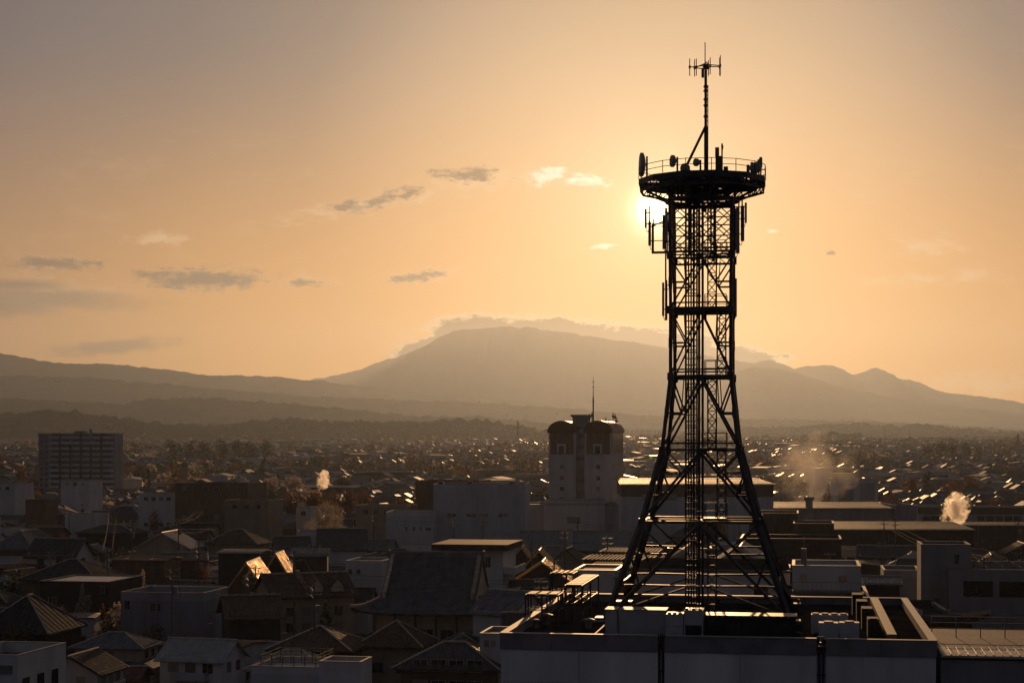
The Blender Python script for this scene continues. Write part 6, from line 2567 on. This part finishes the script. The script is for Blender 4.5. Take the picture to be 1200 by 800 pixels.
for k, (px, y, w, d, kind, lm, lab) in enumerate((
        (290, 545, 20, 760, 'round', 'leaf_pale', 'pale bushy tree in the haze, first right of the broad orange crown'),
        (318, 540, 24, 800, 'round', 'leaf_pale', 'pale bushy tree in the haze above the autumn row, left of its bigger twin'),
        (345, 536, 30, 830, 'round', 'leaf_pale', 'bigger pale bushy tree in the haze above the autumn row'),
        (374, 532, 24, 900, 'round', 'leaf_rust', 'rust-tinted round tree in the haze right of the pale bushy ones'),
        (402, 536, 34, 860, 'round', 'leaf_olive', 'wide olive tree in the haze above the smoke puff'),
        (308, 520, 14, 1200, 'cone', 'leaf_green', 'small pointed tree in the haze far above the autumn row'),
        (467, 514, 8, 1500, 'cone', 'leaf_green', 'tiny dark pointed tree far off in the haze, centre left'),
        (25, 513, 16, 1100, 'round', 'leaf_rust', 'orange tree in the haze just left of the apartment slab'),
        (5, 492, 18, 1500, 'round', 'leaf_rust', 'tall orange tree at the left edge in the haze'),
        (890, 536, 54, 900, 'round', 'leaf_olive', 'wide dark clump right behind the right leg of the lattice tower'),
        (918, 540, 30, 930, 'round', 'leaf_green', 'smaller dark tree right of the wide clump behind the tower leg'),
        (874, 532, 20, 950, 'cone', 'leaf_green', 'pointed tree left of the wide clump behind the tower leg'),
        (1022, 543, 30, 800, 'round', 'leaf_rust', 'broad brown tree behind the hazy block with the rooftop box'),
        (1070, 547, 15, 800, 'round', 'leaf_rust', 'upright oval tree standing clear of the roofs on the right'),
        (1087, 541, 16, 830, 'cone', 'leaf_green', 'pointed dark tree right of the upright oval one'),
        (1140, 538, 26, 880, 'round', 'leaf_rust', 'brown round tree on the far right in the haze'),
        (1042, 574, 30, 560, 'round', 'leaf_rust', 'low brown tree behind the blank end block of the shed'),
        (1165, 583, 40, 580, 'round', 'leaf_rust', 'low wide brown tree behind the long windowed building, right part'),
        (1110, 584, 30, 590, 'round', 'leaf_olive', 'low olive tree behind the long windowed building, left part'),
        (968, 572, 16, 600, 'round', 'leaf_rust', 'brown tree in the smoke left of the hazy concrete block'))):
    tree('tree', lab, px, y, w, d, kind, lm)
# the grove on the left and the wood on the right
GR = [(203, 508, 24), (222, 503, 28), (243, 501, 30), (262, 500, 28), (280, 503, 26), (297, 503, 30), (312, 506, 20)]
for k, (px, y, w) in enumerate(GR):
    tree('grove_tree', ['leftmost', 'second from left', 'third from left', 'middle', 'third from right', 'second from right', 'rightmost'][k] + ' tree of the dark grove right of and above the apartment slab', px, y, w, 1650, 'round', 'leaf_green', 'dark grove', n=500, hmax=24)
GR2 = [(1088, 520, 20), (1101, 516, 24), (1118, 518, 22), (1134, 519, 24), (1146, 521, 16)]
for k, (px, y, w) in enumerate(GR2):
    tree('grove_tree', ['leftmost', 'second from left', 'middle', 'second from right', 'rightmost'][k] + ' tree of the small wood on the far right horizon', px, y, w, 1700, 'round', 'leaf_olive', 'far right wood', n=500, hmax=24)

# garden trees in the gaps between near houses
gt = []
for x, y in [(rng.uniform(-.34, .34) * yy, yy) for yy in [rng.uniform(172, 470) for _ in range(900)]]:
    if len(gt) >= 46:
        break
    if not clear(x, y, 1.6, .2) or hidden(x, y, 6.0, 2):
        continue
    if any((x - a) ** 2 + (y - b) ** 2 < (r + 1.4) ** 2 for a, b, r in placed) or any((x - a) ** 2 + (y - b) ** 2 < 30 for a, b in gt):
        continue
    gt.append((x, y))
gb = defaultdict(list)
for x, y in gt:
    h = rng.uniform(4.0, 7.0)
    k = rng.choice(['round', 'round', 'cone'])
    lm = rng.choice(['leaf_green', 'leaf_green', 'leaf_rust', 'leaf_olive', 'leaf_pale'])
    px, py = PX(x, y, h)
    t = tree('garden_tree', 'x', px, py, (h * rng.uniform(.7, 1.0) if k == 'round' else h * .5) / y * FPX, y, k, lm, 'garden trees between the houses', n=700)
    ln = min(LANDS, key=lambda l: (l[1] - px) ** 2 + ((l[2] - py) * 1.5) ** 2)
    desc = {'leaf_green': 'dark green', 'leaf_rust': 'rust brown', 'leaf_olive': 'olive', 'leaf_pale': 'pale bare'}[lm] + (' pointed' if k == 'cone' else ' round') + ' garden tree'
    gb[(desc, relation(px, py, ln[1], ln[2]), ln[0])].append(((px - ln[1]) ** 2 + (py - ln[2]) ** 2, t))
for (desc, rel, ln), lst in gb.items():
    lst.sort(key=lambda a: a[0])
    for k, (_, o) in enumerate(lst):
        o['label'] = f'{desc} {rel} {ln}' if len(lst) == 1 else f'{ORD[k]} {desc} {rel} {ln}'


def leaf_mass(name, label, pts, mats, seed):
    r = random.Random(seed)
    mb = MB()
    for x, y, z, w, h, n, mi in pts:
        for _ in range(n):
            v = Vector((r.gauss(0, 1), r.gauss(0, 1), abs(r.gauss(0, 1)))).normalized()
            q = r.uniform(.7, 1.08)
            p = Vector((x + v.x * w * .5 * q, y + v.y * w * .5 * q, z + h * .25 + v.z * h * .75 * q))
            s = w * r.uniform(.1, .2)
            a = Vector((r.gauss(0, 1), r.gauss(0, 1), r.gauss(0, .7))).normalized() * s
            b = a.cross(Vector((r.gauss(0, 1), r.gauss(0, 1), r.gauss(0, 1)))).normalized() * s * .8
            mb.face([p - a, p - b, p + a, p + b], None, mi)
    return tag(mb.build(name, mats, None), label, 'trees', kind='stuff')


LM = [M['leaf_green'], M['leaf_olive'], M['leaf_rust'], M['leaf_pale']]
pts = []
for _ in range(4200):
    y = 640 + 4300 * rng.random() ** .9
    x = rng.uniform(-.37, .37) * y
    if not clear(x, y, 4, 1):
        continue
    dens = mnoise.noise(Vector((x / 190, y / 260, 1.7)))
    if rng.random() < (.3 if dens > -.22 else -.2):
        continue
    h = (rng.uniform(4, 9) + (3 if dens < -.2 else 0)) * (1 + max(0, y - 1500) / 6000)
    pts.append((x, y, zg(x, y) - .5, h * rng.uniform(.8, 1.4), h, 34, rng.choice([0, 0, 1, 1, 2, 2, 3])))
leaf_mass('distant_trees', 'scattered far trees among the town roofs, dim in the haze', pts, LM, 5)
pts = []
for prof, D, step, seed in ((P_l4, 4800, 2.4, 1), (P_l3, 7600, 2.6, 2), (P_l2, 10500, 3.4, 3)):
    px = -60
    while px < 1260:
        px += step * rng.uniform(.3, 1.4)
        x = (px - CX) / FPX * D
        zc = ZC + (HOR - interp(prof, px)) / FPX * D
        zgr = zg(x, D)
        if zc < zgr + 3:
            continue
        t = rng.random() ** 1.5
        back = t * (420, 800, 1100)[seed - 1] * .6
        # follow the slope down towards the town
        zz_ = zgr + (zc - zgr) * max(0, 1 - t * .6) ** 1.25
        dens = mnoise.noise(Vector((px / 40, t * 4, seed)))
        if t > .1 and dens < -.05:
            continue
        h = rng.uniform(9, 17) * (1.4, 1.8, 2.3)[seed - 1]
        if t < .05 and dens < -.25:
            continue
        pts.append((x, D - back, zz_ - h * .75, h * rng.uniform(.9, 2.2), h, 26, rng.choice([0, 0, 1, 1, 2])))
leaf_mass('hill_forest', 'forest cover on the crests of the lower hills', pts, LM, 9)
# ================================================================== poles, wires, steam
def pole(px, ytop, d, label, arms=2, drum=True, h=None, yaw=GY, r=.16, lamp=False):
    x = (px - CX) / FPX * d
    z0 = zg(x, d)
    zt = zat(ytop, d) - z0
    t = thing('utility_pole', label, 'pole', (x, d, z0), yaw, 'utility poles')
    mb = MB()
    mb.cyl((0, 0, -.2), (0, 0, zt), r, 10, r2=r * .62)
    mb.build('post', M['pole'], t)
    for k in range(arms):
        mb = MB()
        z = zt - .35 - k * .85
        mb.beam((-.95, -.02, z), (.95, -.02, z), .09, .1)
        mb.beam((-.5, -.02, z), (0, -.02, z - .5), .05)
        a = mb.build('crossarm', M['steel_lt'], t)
        for q in (-.85, -.3, .85):
            mb = MB()
            mb.cyl((q, -.02, z + .05), (q, -.02, z + .24), .055, 8, r2=.035)
            mb.build('insulator', M['ac'], a)
    if drum:
        mb = MB()
        mb.cyl((.42, -.1, zt - 3.4), (.42, -.1, zt - 2.5), .27, 12)
        mb.cyl((.42, -.1, zt - 2.5), (.42, -.1, zt - 2.42), .3, 12)
        mb.beam((0, -.05, zt - 2.9), (.3, -.1, zt - 2.9), .08)
        mb.build('transformer', M['steel_lt'], t)
    BLK = Vector((x, d, z0 + zt))
    return BLK


PO = {}
for key, px, y, d, lab, dr in (
        ('a', 345, 645, 212, 'tall dark utility pole in front of the dormer house gable', True),
        ('b', 368, 684, 196, 'utility pole with a transformer just right of the taller one at the dormer house', True),
        ('c', 202, 664, 214, 'dark utility pole in front of the grey balcony block', True),
        ('d', 126, 640, 285, 'utility pole at the left end of the long brown barn', False),
        ('e', 209, 606, 330, 'utility pole right of the house with the bright white sheet roof', True),
        ('f', 233, 598, 372, 'utility pole farther back above the golden roofs', False),
        ('g', 132, 600, 385, 'utility pole among the hipped houses in the left middle distance', False),
        ('h', 438, 602, 370, 'utility pole with tangled wires left of the pale annex', True),
        ('i', 532, 607, 340, 'left one of two short poles before the plain pale box building', False),
        ('j', 566, 609, 342, 'right one of two short poles before the plain pale box building', False),
        ('k', 1036, 607, 330, 'left one of the pole pair below the broad corrugated shed roof', False),
        ('l', 1049, 608, 334, 'right one of the pole pair below the broad corrugated shed roof', False),
        ('m', 1153, 652, 208, 'dark pole standing against the concrete building right of the stair tower', True),
        ('n', 712, 628, 268, 'thin pole among the bright shed roofs left of the tower leg', False),
        ('o', 97, 590, 470, 'pole by the low pale block in the left middle distance', False),
        ('p', 148, 500, 1000, 'slender tall pole in the haze right of the apartment slab', False),
        ('q', 915, 562, 560, 'tall thin lamp pole in the smoke right of the tower leg', False),
        ('r', 443, 580, 520, 'pole among the rust trees above the low striped hall', False),
        ('s', 662, 622, 300, 'thin pole at the right of the dark low-pitched roof', False)):
    PO[key] = pole(px, y, d, lab, drum=dr, arms=2 if d < 400 else 1)


pk = []
for _ in range(900):
    if len(pk) >= 26:
        break
    d = rng.uniform(185, 470)
    x = rng.uniform(-.31, .30) * d
    if not clear(x, d, .5, .1) or hidden(x, d, 9.0, .5) or any((x - a) ** 2 + (d - b) ** 2 < (r + .3) ** 2 for a, b, r in placed):
        continue
    if any((x - a) ** 2 + (d - b) ** 2 < 420 for a, b in pk):
        continue
    pk.append((x, d))
pb = defaultdict(list)
PRND = []
for x, d in pk:
    px, py = PX(x, d, rng.uniform(9.2, 11.5))
    v_ = pole(px, py, d, 'x', arms=rng.choice([1, 2, 2]), drum=rng.random() < .5, yaw=GY + rng.choice([0, .2, R(90)]))
    PRND.append(v_)
    o = [q for q in COL.objects if q.get('label') == 'x' and q.name.startswith('utility_pole')][-1]
    ln = min(LANDS, key=lambda l: (l[1] - px) ** 2 + ((l[2] - py) * 1.5) ** 2)
    pb[(relation(px, py, ln[1], ln[2]), ln[0])].append(((px - ln[1]) ** 2 + (py - ln[2]) ** 2, o))
for (rel, ln), lst in pb.items():
    lst.sort(key=lambda a: a[0])
    for k, (_, o) in enumerate(lst):
        o['label'] = f'thin street pole among the roofs {rel} {ln}' if len(lst) == 1 else f'{ORD[k]} thin street pole among the roofs {rel} {ln}'


def wires(p, q, label, dz=(0, -.55), offs=(-.85, .85), sag=.9, r=.013):
    for k, (o, z) in enumerate([(a, b) for a in offs for b in dz][:3]):
        mb = MB()
        pr = None
        for i in range(13):
            t = i / 12
            c = p + (q - p) * t + UX * o + Vector((0, 0, z - sag * 4 * t * (1 - t) - .1))
            if pr is not None:
                mb.cyl(pr, c, r, 5, cap=False)
            pr = c
        w = mb.build('power_line', M['wire'])
        tag(w, label[k], 'power line', 'power lines')


EDGE = ['left upper', 'left lower', 'right upper']
for a, b, s in (('a', 'b', 'between the two poles at the dormer house'), ('a', 'e', 'from the dormer house pole back towards the white sheet roof'), ('c', 'd', 'from the grey balcony block pole to the barn pole'), ('d', 'g', 'from the barn pole into the left middle distance'), ('e', 'f', 'between the two poles above the golden roofs'), ('i', 'j', 'across the front of the plain pale box building'), ('h', 'i', 'from the tangled pole to the plain pale box building'), ('k', 'l', 'between the pole pair below the corrugated shed roof'), ('k', 'm', 'from the pole pair down to the concrete building'), ('b', 'c', 'from the transformer pole left to the grey balcony block')):
    wires(PO[a], PO[b], [f'{e} wire {s}' for e in EDGE], sag=1.1 if (PO[a] - PO[b]).length > 30 else .3)
off = Vector((62, -18, -1.5))
wires(PO['b'], PO['b'] + Vector((30, 22, .5)), [f'{e} wire sweeping from the transformer pole right towards the temple roof' for e in EDGE], sag=1.4)

nw = 0
used = set()
for a in range(len(PRND)):
    near = sorted((j for j in range(len(PRND)) if j > a), key=lambda j: (PRND[j] - PRND[a]).length)[:1]
    for j in near:
        if (PRND[j] - PRND[a]).length < 55:
            pa = PX(*PRND[a])
            ln = min(LANDS, key=lambda l: (l[1] - pa[0]) ** 2 + ((l[2] - pa[1]) * 1.5) ** 2)
            key = (relation(pa[0], pa[1], ln[1], ln[2]), ln[0])
            if key in used:
                continue
            used.add(key)
            wires(PRND[a], PRND[j], [f'{e} wire of the span {key[0]} {key[1]}' for e in EDGE], sag=.6)

# far pylons
for px, y, d, lab in ((1037, 500, 4700, 'tiny far pylon on the misty crest, right of centre'), (1193, 508, 2400, 'far pylon in the haze at the right edge'), (1066, 503, 4750, 'faint short far pylon right of the tiny one'), (607, 492, 2300, 'thin far mast in the haze left of the twin-vaulted tower')):
    x = (px - CX) / FPX * d
    z0 = zg(x, d)
    h = max(28, zat(y, d) - z0)
    t = thing('pylon', lab, 'pylon', (x, d, z0), 0)
    mb = MB()
    for sx, sy in CORN:
        mb.beam((sx * 2.6, sy * 2.6, 0), (sx * .3, sy * .3, h), .5)
    for k in range(7):
        z = h * k / 7
        w_ = 2.6 + (.3 - 2.6) * k / 7
        w2 = 2.6 + (.3 - 2.6) * (k + 1) / 7
        mb.beam((-w_, -w_, z), (w2, -w2, h * (k + 1) / 7), .3)
        mb.beam((w_, -w_, z), (-w2, -w2, h * (k + 1) / 7), .3)
    mb.build('lattice', M['steel'], t)
    for q in (.78, .88):
        mb = MB()
        mb.beam((-3.6, 0, h * q), (3.6, 0, h * q), .5)
        mb.build('crossarm', M['steel'], t)


# steam: real volumes
def plume(name, label, px, py, d, rx, ry, rz, dens, scale, seed, lean=0.0, thr=(.42, .62), g=.5, col=(1, .97, .92)):
    mb = MB()
    bm = bmesh.new()
    bmesh.ops.create_icosphere(bm, subdivisions=3, radius=1.0)
    c = W(px, py, d)
    for v_ in bm.verts:
        v_.co = Vector((v_.co.x * rx + lean * v_.co.z, v_.co.y * ry, v_.co.z * rz))
    me = bpy.data.meshes.new(name)
    bm.to_mesh(me)
    bm.free()
    m, nt, b = new_mat(name + '_vapour')
    N, L_ = nt.nodes, nt.links
    N.remove(b)
    vol = N.new('ShaderNodeVolumePrincipled')
    vol.inputs['Color'].default_value = (*col, 1)
    vol.inputs['Anisotropy'].default_value = g
    tc_ = N.new('ShaderNodeTexCoord')
    no = N.new('ShaderNodeTexNoise')
    no.inputs['Scale'].default_value = scale
    no.inputs['Detail'].default_value = 3.5
    no.inputs['Roughness'].default_value = .6
    mp = N.new('ShaderNodeMapping')
    mp.inputs['Location'].default_value = (seed, seed * 2, 0)
    L_.new(tc_.outputs['Object'], mp.inputs[0])
    L_.new(mp.outputs[0], no.inputs['Vector'])
    # fade to nothing at the edge of the puff
    sx = N.new('ShaderNodeMapping')
    sx.inputs['Scale'].default_value = (1 / rx, 1 / ry, 1 / rz)
    L_.new(tc_.outputs['Object'], sx.inputs[0])
    ln = N.new('ShaderNodeVectorMath')
    ln.operation = 'LENGTH'
    L_.new(sx.outputs[0], ln.inputs[0])
    sm = N.new('ShaderNodeMath')
    sm.operation = 'MULTIPLY_ADD'
    L_.new(ln.outputs['Value'], sm.inputs[0])
    sm.inputs[1].default_value = -.42
    L_.new(no.outputs['Fac'], sm.inputs[2])
    ad = N.new('ShaderNodeMath')
    ad.inputs[1].default_value = .22
    L_.new(sm.outputs[0], ad.inputs[0])
    mr = N.new('ShaderNodeMapRange')
    mr.interpolation_type = 'SMOOTHSTEP'
    mr.inputs['From Min'].default_value = thr[0]
    mr.inputs['From Max'].default_value = thr[1]
    mr.inputs['To Max'].default_value = dens
    L_.new(ad.outputs[0], mr.inputs['Value'])
    L_.new(mr.outputs[0], vol.inputs['Density'])
    L_.new(vol.outputs[0], N['Material Output'].inputs['Volume'])
    me.materials.append(m)
    o = bpy.data.objects.new(name, me)
    COL.objects.link(o)
    o.location = c
    return tag(o, label, name.replace('_', ' '))


plume('steam_puff', 'white golden steam cloud rising from the long shed roof on the right', 1120, 597, 440, 4.0, 2.6, 5.6, 1.1, .5, 3.0, 1.6, g=.6, thr=(.34, .6))
plume('steam_puff', 'small white steam puff above the autumn trees on the left', 379, 562, 620, 2.8, 2.0, 4.2, 1.1, .55, 8.0, .8, g=.6, thr=(.34, .6))
plume('smoke', 'thin golden smoke drifting up over the hazy blocks right of the tower', 952, 553, 610, 19, 9, 16, .035, .11, 5.0, 6, thr=(.3, .75))
